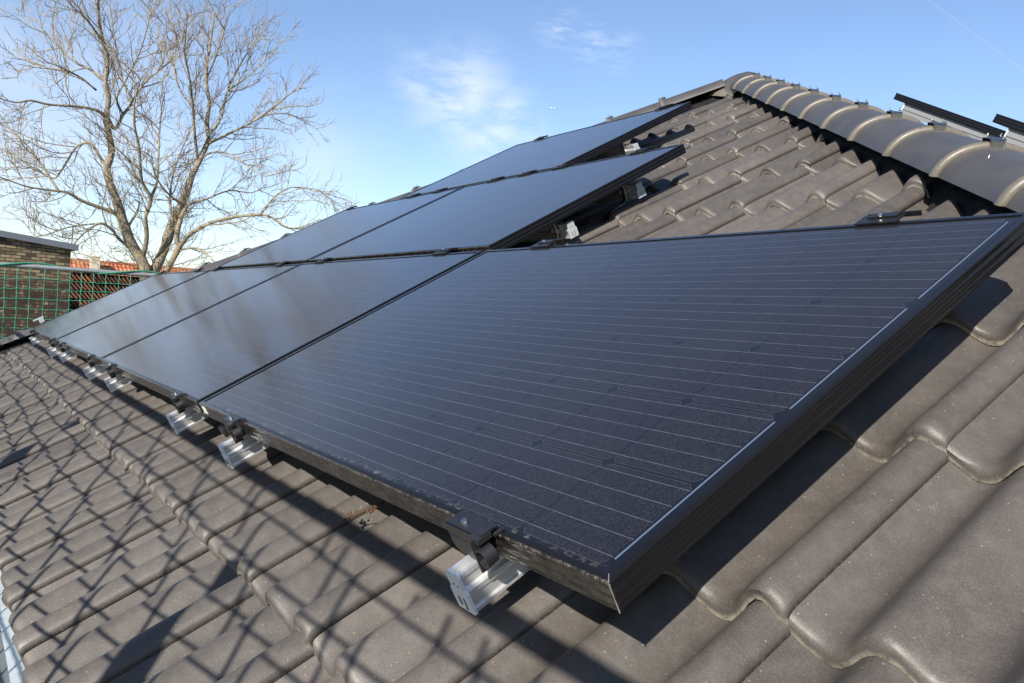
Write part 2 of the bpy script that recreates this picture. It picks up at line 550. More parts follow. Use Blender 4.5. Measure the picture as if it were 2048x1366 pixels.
M_clay, g, b = newmat('orange_clay_tile', 0.8, 0, 0.3)
oc = g.coord('Object')
rnd = g.attr('rnd')
n1 = g.noise(oc, 3.0, 5.0, 0.65)
c = g.mix(g.ramp(n1, 0.3, 0.7), (0.27, 0.085, 0.040), (0.38, 0.145, 0.070))
br = g.m('ADD', 0.75, g.m('MULTIPLY', rnd, 0.5))
c = g.mix(1.0, c, g.comb(br, br, br), 'MULTIPLY')
g.L.new(c, b.inputs['Base Color'])
M_clay2, g, b = newmat('weathered_clay_tile', 0.85, 0, 0.3)
oc = g.coord('Object')
rnd = g.attr('rnd')
n1 = g.noise(oc, 2.0, 5.0, 0.65)
c = g.mix(g.ramp(rnd, 0.25, 0.7), (0.24, 0.14, 0.10), (0.55, 0.24, 0.11))
c = g.mix(g.m('MULTIPLY', g.ramp(n1, 0.5, 0.7), 0.6), c, (0.26, 0.19, 0.15))
g.L.new(c, b.inputs['Base Color'])
M_boards_shade, g, b = newmat('dark_boards_and_shade', 0.9, 0, 0.2)  # near-black: shed boards, and painted shade between the far roof's tile strips
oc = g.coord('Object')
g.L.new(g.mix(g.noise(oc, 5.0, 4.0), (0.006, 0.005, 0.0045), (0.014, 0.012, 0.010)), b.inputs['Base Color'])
M_grass, g, b = newmat('ground_soil_and_grass', 0.95, 0, 0.2)
oc = g.coord('Object')
n1 = g.noise(oc, 0.08, 6.0, 0.65)
g.L.new(g.mix(g.ramp(n1, 0.35, 0.65), (0.05, 0.075, 0.03), (0.12, 0.10, 0.075)), b.inputs['Base Color'])

# ------------------------------------------------------------------ ground
GZ = -3.6
mb = MB()
k = 3000.0
mb.add([(-k, -k, GZ), (k, -k, GZ), (k, k, GZ), (-k, k, GZ)], [(0, 1, 2, 3)])
struct(mb.build('ground', M_grass))

# ------------------------------------------------------------------ the house under the panels
GA = 0.3773                                    # course gauge
V0 = -0.2045                                   # a course nose
TW = 0.30                                      # tile cover width
SEAM0 = 0.053
house = thing('house', 'house with grey-brown wavy concrete tile hip roof that carries the black solar panels', 'house', (0, 0, 0))
roofbase = bpy.data.objects.new('hip_roof', None)
# right hip edge of the caps (under edge line) in roof coordinates
HA = np.array([-2.995, 4.025])
HR = np.array([-0.17, 1.33])
HK = (HR[0] - HA[0]) / (HA[1] - HR[1])         # du per dv down the hip
EAVE = V0 - GA                                 # -0.582


def wave(u):
    ph = ((np.asarray(u, float) - 0.017) / 0.15) % 1.0
    k = 0.55                                   # long gentle flank to the right of each roll, short steep one to the left
    t = np.where(ph < k, ph / k * 0.5, 0.5 + (ph - k) / (1 - k) * 0.5)
    c = 0.5 + 0.5 * np.cos(2 * math.pi * t)
    return 0.006 - 0.046 * (1 - c ** 1.1)


def tile_face(name, frame, cols, courses, cuts, parent, nu=22, full=True):
    """One roof face; frame(u, v, h) -> world for arrays; each tile is a sheet of its own with nose and side lap."""
    V, F, ED, RN, LP = [], [], [], [], []
    off = 0
    if full:
        dvs = np.array([0.012, 0, 0.0004, 0.0014, 0.0036, 0.0075, 0.014, 0.026, 0.055, 0.09, 0.15, 0.22, 0.30, GA + 0.03])
        dhs = np.array([-0.0262, -0.0252, -0.0190, -0.0125, -0.0072, -0.0035, -0.0012, -0.0002, 0, 0, 0, 0, 0, 0])
        eds = np.array([0.3, 1.0, 0.75, 0.34, 0.12, 0.0, 0, 0, 0, 0, 0, 0, 0, 0])
    else:
        dvs = np.array([0, 0, 0.0004, 0.012, 0.19, GA + 0.03])
        dhs = np.array([-0.0250, -0.0250, -0.010, 0, 0, 0])
        eds = np.array([1.0, 1.0, 0.5, 0, 0, 0])
    for vk in courses:
        for ci in cols:
            s0 = SEAM0 + TW * ci
            u = np.concatenate([[s0 - 0.016], np.linspace(s0, s0 + TW - 0.02, nu), [s0 + TW - 0.008, s0 + TW - 0.002, s0 + TW, s0 + TW + 0.0006, s0 + TW - 0.006]])
            n = len(u)
            t = np.clip((u - s0) / TW, 0, 1)
            rise = 0.0125 * np.clip((t - 0.45) / 0.45, 0, 1) ** 1.6
            hb = wave(u) + rise - 0.0035
            hb[-1] -= 0.0150
            hb[-2] -= 0.0115
            hb[-3] -= 0.0018
            eu = np.zeros(n)
            lp = np.zeros(n)
            lp[-1] = 1.0
            lp[-2] = 1.0
            lp[-3] = 0.35
            eu[-3] = 0.42
            jit = rng.normal(0, 0.0011)
            tw = rng.normal(0, 0.004)
            jv = rng.normal(0, 0.0016)
            rn = rng.random()
            lipn = rng.normal(0, 0.0011, n)
            lipn = np.convolve(lipn, [0.25, 0.5, 0.25], 'same')
            m = len(dvs)
            uu = np.repeat(u[None, :], m, 0)
            vv = vk + jv + np.repeat(dvs[:, None], n, 1)
            vv[1:4] += lipn * (1 + 2.2 * np.exp(-((uu[0] - s0 - TW) / 0.025) ** 2)) * 2.0
            hh = -0.14 + hb[None, :] + dhs[:, None] - 0.0250 * (dvs / GA)[:, None] + jit + tw * (uu - s0 - 0.15)
            hh[1] += np.abs(lipn) * 1.5
            P = frame(uu.ravel(), vv.ravel(), hh.ravel())
            V.append(P)
            e = np.maximum(eds[:, None] * (0.75 + 0.25 * rng.random()), eu[None, :] * rng.uniform(0.5, 1.0, n)[None, :])
            ED.append(e.ravel())
            RN.append(np.full(m * n, rn))
            LP.append(np.tile(lp, m))
            a = np.arange(m * n).reshape(m, n) + off
            q = np.stack([a[:-1, :-1], a[:-1, 1:], a[1:, 1:], a[1:, :-1]], -1).reshape(-1, 4)
            F.append(q)
            off += m * n
    mb = MB()
    mb.v = [np.concatenate(V)]
    mb.n = off
    mb.f = np.concatenate(F).tolist()
    mb.at = {'edge': [(0, np.concatenate(ED))], 'rnd': [(0, np.concatenate(RN))], 'lap': [(0, np.concatenate(LP))]}
    return mb.build(name, M_tile, parent, smooth='40', cuts=cuts)


def front_frame(u, v, h):
    return np.stack([u, v, h], 1) @ RM.T


def vplane(pa, pb, keep):                      # vertical-ish cut through two world points, keeping the side of 'keep'
    pa, pb, keep = map(np.asarray, (pa, pb, keep))
    no = np.cross(pb - pa, RM @ np.array([0, 0, 1.0]))
    no /= np.linalg.norm(no)
    if (keep - pa) @ no > 0:
        no = -no
    return (tuple(pa), tuple(no))


ins = 0.0
a3 = W3(HA[0], HA[1], -0.14)
cutR = vplane(W3(HA[0], HA[1] - ins * 1.4, -0.14), W3(HR[0] - 0.0, HR[1] - ins * 1.4, -0.14), W3(-3, 0, -0.14))
LB = np.array([HA[0] - HK * (HA[1] + 0.2), -0.2])
cutL = vplane(W3(HA[0], HA[1] - ins * 1.4, -0.14), W3(LB[0], LB[1] - ins * 1.4, -0.14), W3(-3, 0, -0.14))
courses = [EAVE + GA * i for i in range(13)]
uR = HA[0] + HK * (HA[1] - EAVE)
uL = HA[0] - HK * (HA[1] - EAVE)
# hip roof: front face at full detail, split so that only tiles inside the triangle are made
V_, sel = [], []


def face_cols(vk):
    r = HA[0] + HK * (HA[1] - vk)
    l = HA[0] - HK * (HA[1] - vk)
    return range(int(math.floor((l - SEAM0) / TW)) - 1, int(math.ceil((r - SEAM0) / TW)) + 1)


tiles = []
slope_front = None
allmb = []
pairs = [(vk, c) for vk in courses for c in face_cols(vk)]


class _L(list):
    pass


def tile_face_pairs(name, frame, pairs, cuts, parent, nu, full):
    by = {}
    for vk, c in pairs:
        by.setdefault(vk, []).append(c)
    objs = []
    ms = []
    # build every course with its own columns, then join in numpy by calling tile_face once per course is wasteful: merge meshes here
    global SEAM0
    mbs = MB()
    for vk, cs in by.items():
        o = tile_face('tmp', frame, cs, [vk], cuts, None, nu, full)
        ms.append(o)
    bm = bmesh.new()
    for o in ms:
        bm.from_mesh(o.data)
    me = bpy.data.meshes.new(name)
    bm.to_mesh(me)
    bm.free()
    for o in ms:
        d = o.data
        bpy.data.objects.remove(o)
        bpy.data.meshes.remove(d)
    me.polygons.foreach_set('use_smooth', [True] * len(me.polygons))
    me.set_sharp_from_angle(angle=math.radians(40))
    me.materials.append(M_tile)
    o = bpy.data.objects.new(name, me)
    COL.objects.link(o)
    o.parent = parent
    return o


tile_face_pairs('tiled_roof_slope', front_frame, pairs, [cutR, cutL], house, 24, True)

# dark membrane under the front tiles
mb = MB()
P = [W3(uL + 0.3, EAVE + 0.03, -0.215), W3(uR - 0.3, EAVE + 0.03, -0.215), W3(HA[0], HA[1] + 0.05, -0.215)]
mb.add(P, [(0, 1, 2)])
mb.build('roof_membrane', M_black, house)

# right, left and back slopes
Aw = W3(HA[0] + 0.05, HA[1] + 0.06, -0.14)     # where the hips meet
Hd = W3(HR[0], HR[1], -0.14) - W3(HA[0], HA[1], -0.14)
qr = math.atan2(-Hd[2], Hd[0])                 # pitch of the side slopes
RIDGE = 7.0
zE = W3(0, EAVE, -0.14)[2]
lenS = (Aw[2] - zE) / math.sin(qr)
tR = np.array([math.cos(qr), 0, -math.sin(qr)])
nR = np.array([math.sin(qr), 0, math.cos(qr)])
tL = np.array([-math.cos(qr), 0, -math.sin(qr)])
nL = np.array([-math.sin(qr), 0, math.cos(qr)])
B2 = Aw + np.array([0, RIDGE, 0])


def fr_right(u, v, h):
    return Aw + np.outer(u, [0, 1, 0]) + np.outer(v, -tR) + np.outer(h + 0.14, nR)


def fr_left(u, v, h):
    return Aw + np.outer(u, [0, -1, 0]) + np.outer(v, -tL) + np.outer(h + 0.14, nL)


def slope_pairs(sign):
    out = []
    for i in range(int(lenS / GA) + 1):
        vk = -lenS + GA * i
        if vk > -0.25:
            break
        runout = -vk * math.cos(qr)
        ext = -Hd[1] / Hd[0] * 0 + runout * abs(Hd[1] / Hd[0])
        lo, hi = -ext, RIDGE + ext
        if sign < 0:
            lo, hi = -hi, -lo
        for c in range(int((lo) / TW) - 1, int(hi / TW) + 1):
            out.append((vk, c))
    return out


ctr = Aw + np.array([0, RIDGE / 2, 0])
hipR = W3(HR[0] + 0.2, HR[1] + 0.17, -0.14)


def wcut(pa, pb, keep):
    pa, pb, keep = map(np.asarray, (pa, pb, keep))
    no = np.cross(pb - pa, [0, 0, 1.0])
    no /= np.linalg.norm(no)
    if (keep - pa) @ no > 0:
        no = -no
    return (tuple(pa), tuple(no))


axR = W3(HR[0] + 0.09, HR[1] + 0.09, -0.14)
axA = W3(HA[0] + 0.09, HA[1] + 0.09, -0.14)
mir = np.array([-1, 1, 1])
off = np.array([0.05, 0.05, 0])
cR1 = wcut(axA + off, axR + off, ctr + np.array([3, 0, 0]))
dB = (axR - axA) * np.array([1, -1, 1])
cR2 = wcut(B2, B2 + dB, ctr + np.array([3, 0, 0]))
tile_face_pairs('tiled_roof_slope', fr_right, slope_pairs(1), [cR1, cR2], house, 8, False)
axAl = W3(HA[0] - 0.09, HA[1] + 0.09, -0.14)
dl = (axR - axA) * np.array([-1, 1, 1])
cL1 = wcut(axAl + np.array([-.05, .05, 0]), axAl + dl + np.array([-.05, .05, 0]), ctr - np.array([3, 0, 0]))
cL2 = wcut(B2, B2 + dl * np.array([1, -1, 1]), ctr - np.array([3, 0, 0]))
tile_face_pairs('tiled_roof_slope', fr_left, slope_pairs(-1), [cL1, cL2], house, 8, False)
# back hip face and membrane sheets below the side slopes
mb = MB()
sk = lenS * math.cos(qr)
yo = sk * abs(Hd[1] / Hd[0])
dz = np.array([0, 0, -0.075])
FRc = Aw + np.array([sk, -yo, -lenS * math.sin(qr)])
FLc = Aw + np.array([-sk, -yo, -lenS * math.sin(qr)])
BRc = B2 + np.array([sk, yo, -lenS * math.sin(qr)])
BLc = B2 + np.array([-sk, yo, -lenS * math.sin(qr)])
mb.add([FRc + dz, BRc + dz, B2 + dz, Aw + dz], [(0, 1, 2, 3)])
mb.add([FLc + dz, Aw + dz, B2 + dz, BLc + dz], [(0, 1, 2, 3)])
mb.build('roof_membrane', M_black, house)
mb = MB()
mb.add([BRc, BLc, B2], [(0, 1, 2)], edge=0.0, rnd=0.5)
mb.build('roof_back_slope', M_tile, house)
# walls and soffit
mb = MB()
x0, x1, y0, y1 = FLc[0] + 0.45, FRc[0] - 0.45, FRc[1] + 0.42, BRc[1] - 0.4
zt = zE - 0.10
mb.box(((x0 + x1) / 2, (y0 + y1) / 2, (GZ + zt) / 2), (x1 - x0, y1 - y0, zt - GZ))
mb.build('wall', M_wall, house)
mb = MB()
mb.add([(FLc[0], FLc[1] + .05, zt - .02), (FRc[0], FRc[1] + .05, zt - .02), (FRc[0], y0, zt - .02), (FLc[0], y0, zt - .02)], [(3, 2, 1, 0)])
mb.build('soffit', M_wall, house)

# eave strip of zinc with slits, and the gutter
mb = MB()
x = uL
while x < uR:
    x2 = min(x + 0.052, uR)
    jz = random.uniform(-0.0015, 0.0015)
    a = [W3(x + 0.001, EAVE + 0.05, -0.188), W3(x2 - 0.001, EAVE + 0.05, -0.188), W3(x2 - 0.001, EAVE - 0.034, -0.192 + jz), W3(x + 0.001, EAVE - 0.034, -0.192 - jz)]
    bq = [p_ + W3(0, 0, -0.0012) for p_ in a]
    mb.add(a + bq, [(3, 2, 1, 0), (4, 5, 6, 7), (2, 3, 7, 6), (0, 4, 7, 3), (1, 2, 6, 5)])
    x = x2
mb.build('eave_strip', M_zinc, house)
mb = MB()
ge = W3(0, EAVE - 0.03, -0.2)
gy, gz = ge[1] - 0.045, ge[2] - 0.03
prof = []
for i in range(15):
    th = math.pi * i / 14
    prof.append((gy + 0.072 * math.cos(th), gz - 0.072 * math.sin(th)))
prof2 = [(gy + (y - gy) * 1.04, gz + (z - gz) * 1.04) for y, z in prof][::-1]
poly = prof + prof2
n = len(poly)
V = [(xx, y, z) for xx in (uL, uR) for y, z in poly]
F = [(i, (i + 1) % n, n + (i + 1) % n, n + i) for i in range(n)]
mb.add(V, F)
bead = [(xx, gy - 0.074, gz + 0.006) for xx in np.linspace(uL, uR, 30)]
mb.tube(bead, 0.009, 8)
mb.build('gutter', M_gutter, house, smooth='50')

# ridge tiles along the two hips and back along the ridge
UPW = np.array([0, 0, 1.0])
capA, capB = 0.122, 0.080


def cap_mesh(name, P, d, flip, length=0.425, w0=0.955):
    """P: start on the hip axis at edge level, d: unit direction down the hip."""
    side = np.cross(d, UPW)
    side /= np.linalg.norm(side)
    upn = np.cross(side, d)
    nth = 26
    th = np.linspace(0, math.pi, nth)
    st = [(0.0, w0, 0, 0), (0.12, w0 + 0.012, 0, 0), (0.25, w0 + 0.026, 0, 0), (length - 0.055, w0 + 0.038, 0, 0), (length - 0.044, w0 + 0.04, 0.001, 0.0), (length - 0.036, w0 + 0.04, 0.004, 0.1),
          (length - 0.027, w0 + 0.04, 0.0085, 0.35), (length - 0.016, w0 + 0.04, 0.0115, 0.65), (length - 0.005, w0 + 0.04, 0.010, 0.9), (length, w0 + 0.04, 0.005, 1.0), (length + 0.0005, w0 + 0.04, -0.006, 1.0), (length - 0.004, w0 + 0.04, -0.015, 0.9), (length - 0.05, w0 + 0.03, -0.015, 0.3)]
    V, E = [], []
    for si, (s, k, o, e) in enumerate(st):
        jt = rng.normal(0, 0.0009, nth) if e > 0.8 else np.zeros(nth)
        jt = np.convolve(jt, [.3, .4, .3], 'same')
        for ti, t in enumerate(th):
            ca, sa = math.cos(t), math.sin(t)
            flare = 1.0 + 0.06 * (1 - sa) ** 3
            r1 = (capA * k * flare + o + jt[ti]) * ca
            r2 = (capB * k + o + jt[ti]) * sa
            V.append(P + d * s + side * r1 + upn * r2)
            E.append(e)
    F = []
    for i in range(len(st) - 1):
        for j in range(nth - 1):
            F.append((i * nth + j, i * nth + j + 1, (i + 1) * nth + j + 1, (i + 1) * nth + j))
    mb = MB()
    mb.add(V, F, edge=np.array(E))
    o = mb.build(name, M_cap, house, smooth='50')
    # metal clip holding the lower end
    mb = MB()
    c0 = P + d * (length - 0.018)
    ths = np.linspace(math.pi * 0.5 - 0.135, math.pi * 0.5 + 0.135, 7)
    prof = [(-0.030, 0.0), (-0.026, 0.0175), (0.012, 0.0185), (0.022, 0.012), (0.0235, -0.022)]
    V = []
    for a_, o_ in prof:
        for t in ths:
            V.append(c0 + d * a_ + side * (capA + o_) * math.cos(t) + upn * (capB + o_) * math.sin(t))
    m = len(ths)
    F = [(i * m + j, i * m + j + 1, (i + 1) * m + j + 1, (i + 1) * m + j) for i in range(len(prof) - 1) for j in range(m - 1)]
    mb.add(V, F)
    for sg in (-0.8, 0.8):
        t = math.pi / 2 + sg * 0.135
        bp_ = c0 + side * (capA + .018) * math.cos(t) + upn * (capB + .018) * math.sin(t)
        mb.tube([bp_ + d * 0.022 - upn * 0.03, bp_ + d * 0.024, bp_ + d * 0.014 + upn * 0.004, bp_ - d * 0.006 + upn * 0.003, bp_ - d * 0.010 + upn * 0.006, bp_ - d * 0.008 + upn * 0.012 - side * 0.002 * sg], 0.0019, 5)
    mb.build('ridge_clip', M_steel, o, smooth='40')
    return o


EXPO = 0.3705
dh = W3(HR[0], HR[1], -0.11) - W3(HA[0], HA[1], -0.11)
dh /= np.linalg.norm(dh)
sd = np.cross(dh, UPW)
sd /= np.linalg.norm(sd)
if sd[0] < 0:
    sd = -sd                                   # outward, away from the panel face
Pax = W3(HA[0], HA[1], -0.11) + sd * capA
s_first = -0.270
right_caps = []
for i in range(18):
    P = Pax + dh * (s_first + EXPO * i) + np.cross(sd, dh) * 0 + np.array([0, 0, random.uniform(-.001, .001)])
    if W3(0, 0, 0)[2] is None:
        break
    if P[2] < zE - 0.05:
        break
    right_caps.append(cap_mesh('ridge_tile', P, dh, 1))
dhl = dh * np.array([-1, 1, 1])
sdl = sd * np.array([-1, 1, 1])
Paxl = W3(HA[0] - 0.03, HA[1], -0.11) + sdl * capA + np.array([0, 0, 0.026])
for i in range(18):
    P = Paxl + dhl * (0.02 + EXPO * i)
    if P[2] < zE - 0.05:
        break
    cap_mesh('ridge_tile', P, dhl, 1)
Ptop = (Pax + Paxl) / 2 + np.array([0, 0.12, 0.03])
for i in range(18):
    cap_mesh('ridge_tile', Ptop + np.array([0, 0.1 + EXPO * i, 0]), np.array([0, 1.0, 0]), 1)
# three-way apex tile
mb = MB()
nth, nr = 40, 10
V, E = [], []
apx = (Pax + Paxl) / 2 + np.array([0.01, 0.055, capB * 0.98 + 0.040])
for j in range(nr + 1):
    f_ = j / nr
    for i in range(nth):
        t = 2 * math.pi * i / nth
        dx_, dy_ = math.cos(t), math.sin(t)
        dirs = [(dh[:2], 1), (dhl[:2], 1), (np.array([0, 1.0]), 1)]
        k_ = max(max(0, (dx_ * dd[0] + dy_ * dd[1]) / np.linalg.norm(dd)) ** 6 for dd, _ in dirs)
        R_ = 0.155 + 0.085 * k_
        drop = (0.175 - 0.055 * k_) * f_ ** 2.1 + 0.02 * k_ * f_
        V.append(apx + np.array([dx_ * R_ * f_, dy_ * R_ * f_, -drop]))
        E.append(0.9 if j == nr else (0.5 if j == nr - 1 and k_ > .2 else 0))
for i in range(nth):
    V.append(V[nr * nth + i] + np.array([0, 0, -0.018]) * 1.0)
    E.append(1.0)
F = [(j * nth + i, j * nth + (i + 1) % nth, (j + 1) * nth + (i + 1) % nth, (j + 1) * nth + i) for j in range(nr + 1) for i in range(nth)]
mb.add(V, F, edge=np.array(E))
mb.build('apex_tile', M_cap, house, smooth='50')

# crinkled black vent strips that also blacken in the shade between cut tiles and caps
for dd, ss, PP in ((dh, sd, Pax), (dhl, sdl, Paxl)):
    mb = MB()
    L_ = 6.6
    ns = 500
    V = []
    prof = [(-0.165, -0.130), (-0.140, -0.120), (-0.112, -0.092), (-0.07, -0.035), (-0.03, 0.0), (0.0, 0.006), (0.03, 0.0), (0.07, -0.035), (0.112, -0.092), (0.16, -0.13)]
    upn = np.cross(dd, ss)
    upn *= np.sign(upn[2])
    for i in range(ns):
        s = L_ * i / (ns - 1)
        for j, (a_, h_) in enumerate(prof):
            wv = 0.004 * math.sin(s * 210 + j) * (1 if 0 < j < 9 else 0.4) + random.uniform(-.002, .002)
            V.append(PP + dd * s + ss * a_ + UPW * 0 + upn * (h_ + wv))
    m = len(prof)
    F = [(i * m + j, i * m + j + 1, (i + 1) * m + j + 1, (i + 1) * m + j) for i in range(ns - 1) for j in range(m - 1)]
    mb.add(V, F)
    mb.build('hip_vent_shade_strip', M_black, house)

# ------------------------------------------------------------------ solar panels
G1, G2 = 0.0246, 0.0344


def panel_parts(parent):
    prof = [(0.0125, -0.0030), (0.0125, 0.0), (0.0014, 0.0), (0.0004, -0.0004), (0.0, -0.0014)]
    prof += [(0.0006 - 0.0006 * math.cos(2 * math.pi * (k_ / 24) * 2.5), -0.0030 - 0.0345 * k_ / 24) for k_ in range(25)]
    prof += [(0.0010, -0.0385), (0.028, -0.0385), (0.028, -0.0368)]
    cor = [(0, 0, -1, 1), (0, PW, -1, -1), (-PL, PW, 1, -1), (-PL, 0, 1, 1)]
    V = []
    for cx_, cy_, sx, sy in cor:
        for i_, h_ in prof:
            V.append((cx_ + sx * i_, cy_ + sy * i_, h_))
    m = len(prof)
    F = []
    for k in range(4):
        for j in range(m - 1):
            a_, b_ = k * m + j, ((k + 1) % 4) * m + j
            F.append((a_, a_ + 1, b_ + 1, b_))
    mb = MB()
    mb.add(V, F)
    mb.build('frame', M_frame, parent, smooth='45')
    mb = MB()
    z = -0.0022
    e = 0.0122
    mb.add([(-PL + e, e, z), (-e, e, z), (-e, PW - e, z), (-PL + e, PW - e, z)], [(0, 1, 2, 3)])
    mb.add([(-PL + e, e, z - .004), (-e, e, z - .004), (-e, PW - e, z - .004), (-PL + e, PW - e, z - .004)], [(3, 2, 1, 0)])
    mb.build('glass', M_glass, parent)


U2 = 1.6908
U3 = 2.5518
GP = 'black solar panels on the hip roof'
spots = [(0, 0, 'nearest black solar panel, largest in view, with bright ribbon strips along its right edge'),
         (-(PL + G1), 0, 'black solar panel in the bottom row directly behind the nearest large panel'),
         (-2 * (PL + G1), 0, 'third black solar panel from the camera in the bottom row'),
         (-3 * (PL + G1), 0, 'farthest black solar panel of the bottom row, its outer edge before the green net'),
         (-U2, PW + G2, 'right-hand black solar panel of the middle row, rail ends showing under its right edge'),
         (-U2 - PL - G1, PW + G2, 'left-hand black solar panel of the middle row, beside the tree'),
         (-U3, 2 * (PW + G2), 'topmost black solar panel, alone in the third row below the roof peak')]
proto = None
for i, (x, v, lab) in enumerate(spots):
    if proto is None:
        o = on_roof('solar_panel', lab, 'solar panel', x, v, 0, GP)
        proto = o
        panel_parts(o)
    else:
        o = copy_tree(proto)
        o.location = Vector(W3(x, v, 0) + W3(0, 0, random.uniform(-.0012, .0012)))
        o['label'] = lab
for i, (y0_, t0_) in enumerate(((4.0, 0.82), (3.2, 1.87))):
    o = copy_tree(proto)
    P0 = W3(-2.98, 4.01, -0.14)
    Rm = Matrix.Rotation(math.radians(90), 4, 'Z') @ Matrix.Rotation(math.radians(27.3), 4, 'X')
    tt = np.array([math.cos(math.radians(24.8)), 0, -math.sin(math.radians(24.8))])
    nn = np.array([math.sin(math.radians(24.8)), 0, math.cos(math.radians(24.8))])
    # the panel's low edge is down slope: its own +Y is up slope (-X), its own -X runs along -Y of the world... place by its upper near corner
    upn_corner = P0 + tt * t0_ + nn * 0.288 + np.array([0, y0_, 0]) * np.array([0, 1, 0]) - np.array([0, P0[1], 0])
    o.matrix_world = Matrix.Translation(Vector(upn_corner)) @ Rm @ Matrix.Translation(Vector((PL, -PW, 0)))
    o['label'] = ['black solar panel seen edge-on above the hip tiles, the farther of two at upper right',
                  'black solar panel seen edge-on at the right border above the hip tiles'][i]
    rl = thing('mounting_rail', ['pale grey rail under the farther edge-on panel at upper right', 'white-ended rail under the edge-on panel at the right border'][i], 'rail')
    rl.matrix_world = Matrix.Translation(Vector(upn_corner + np.array([0, 0.012, 0]))) @ Rm
    mb = MB()
    mb.box((0.02, -0.56, -0.0685), (0.036, 0.96, 0.059))
    mb.box((0.02, -0.56, -0.069), (0.044, 0.96, 0.006))
    mb.box((0.0425, -0.56, -0.052), (0.003, 0.90, 0.006))
    mb.build('profile', M_shade_worn, rl)
    mb = MB()
    mb.box((0.02, -0.078, -0.0695), (0.044, 0.006, 0.064))
    mb.build('end_cap', M_endcap, rl, bevel=0.0015)
# worn bright corner and label on the nearest panel
mb = MB()
mb.tube([(-0.0002, 0.0002, -0.001), (0.0003, -0.0003, -0.004), (0.0004, -0.0004, -0.02), (0.0003, -0.0003, -0.0382)], [0.0004, 0.0007, 0.0005, 0.0009], 5)
mb.tube([(-0.0118, 0.0118, 0.0002), (-0.001, 0.001, 0.0002)], [0.0005, 0.0007], 4)
mb.build('corner_edge', M_shade_worn, proto)
mb = MB()
mb.box((-PL + 0.040, -0.0006, -0.017), (0.030, 0.0008, 0.020))
mb.build('frame_sticker', M_label, proto)


# ------------------------------------------------------------------ rails and clamps
def rail_parts(parent, v_len, capmat=None):
    # profile in x (across), h ; runs along +Y from 0
    poly = [(-0.019, -0.0955), (0.019, -0.0955), (0.019, -0.091), (0.0155, -0.089), (0.0155, -0.074), (0.0195, -0.069), (0.0195, -0.0635), (0.0125, -0.060), (0.0125, -0.047), (0.0145, -0.0455), (0.0145, -0.0395),
            (0.007, -0.0395), (0.007, -0.052), (-0.007, -0.052), (-0.007, -0.0395), (-0.0145, -0.0395), (-0.0145, -0.0455), (-0.0125, -0.047), (-0.0125, -0.060), (-0.0195, -0.0635), (-0.0195, -0.069), (-0.0155, -0.074), (-0.0155, -0.089), (-0.019, -0.091)]
    mb = MB()
    n = len(poly)
    V = [(x, y, z) for y in (0.004, v_len) for x, z in poly]
    F = [(i, (i + 1) % n, n + (i + 1) % n, n + i) for i in range(n)] + [list(range(n)), list(range(n, 2 * n))]
    mb.add(V, F)
    mb.build('profile', M_alu, parent)
    mb = MB()
    out = [(-0.0205, -0.097), (0.0205, -0.097), (0.021, -0.066), (0.016, -0.060), (0.016, -0.042), (0.012, -0.038), (-0.012, -0.038), (-0.016, -0.042), (-0.016, -0.060), (-0.021, -0.066)]
    n = len(out)
    V = [(x, y, z) for y in (-0.001, 0.0035) for x, z in out]
    F = [(i, (i + 1) % n, n + (i + 1) % n, n + i) for i in range(n)] + [list(range(n)), list(range(n, 2 * n))]
    mb.add(V, F)
    cap = mb.build('end_cap', capmat or M_endcap, parent)
    mb = MB()
    for x_, z_, sx, sz in ((-0.006, -0.082, 0.0016, 0.014), (0.006, -0.082, 0.0016, 0.014), (-0.004, -0.055, 0.004, 0.0014), (0.006, -0.056, 0.003, 0.0012), (0.004, -0.0925, 0.006, 0.0014)):
        mb.box((x_, -0.0014, z_), (sx, 0.0012, sz))
    mb.build('cap_slot', M_plastic, cap)


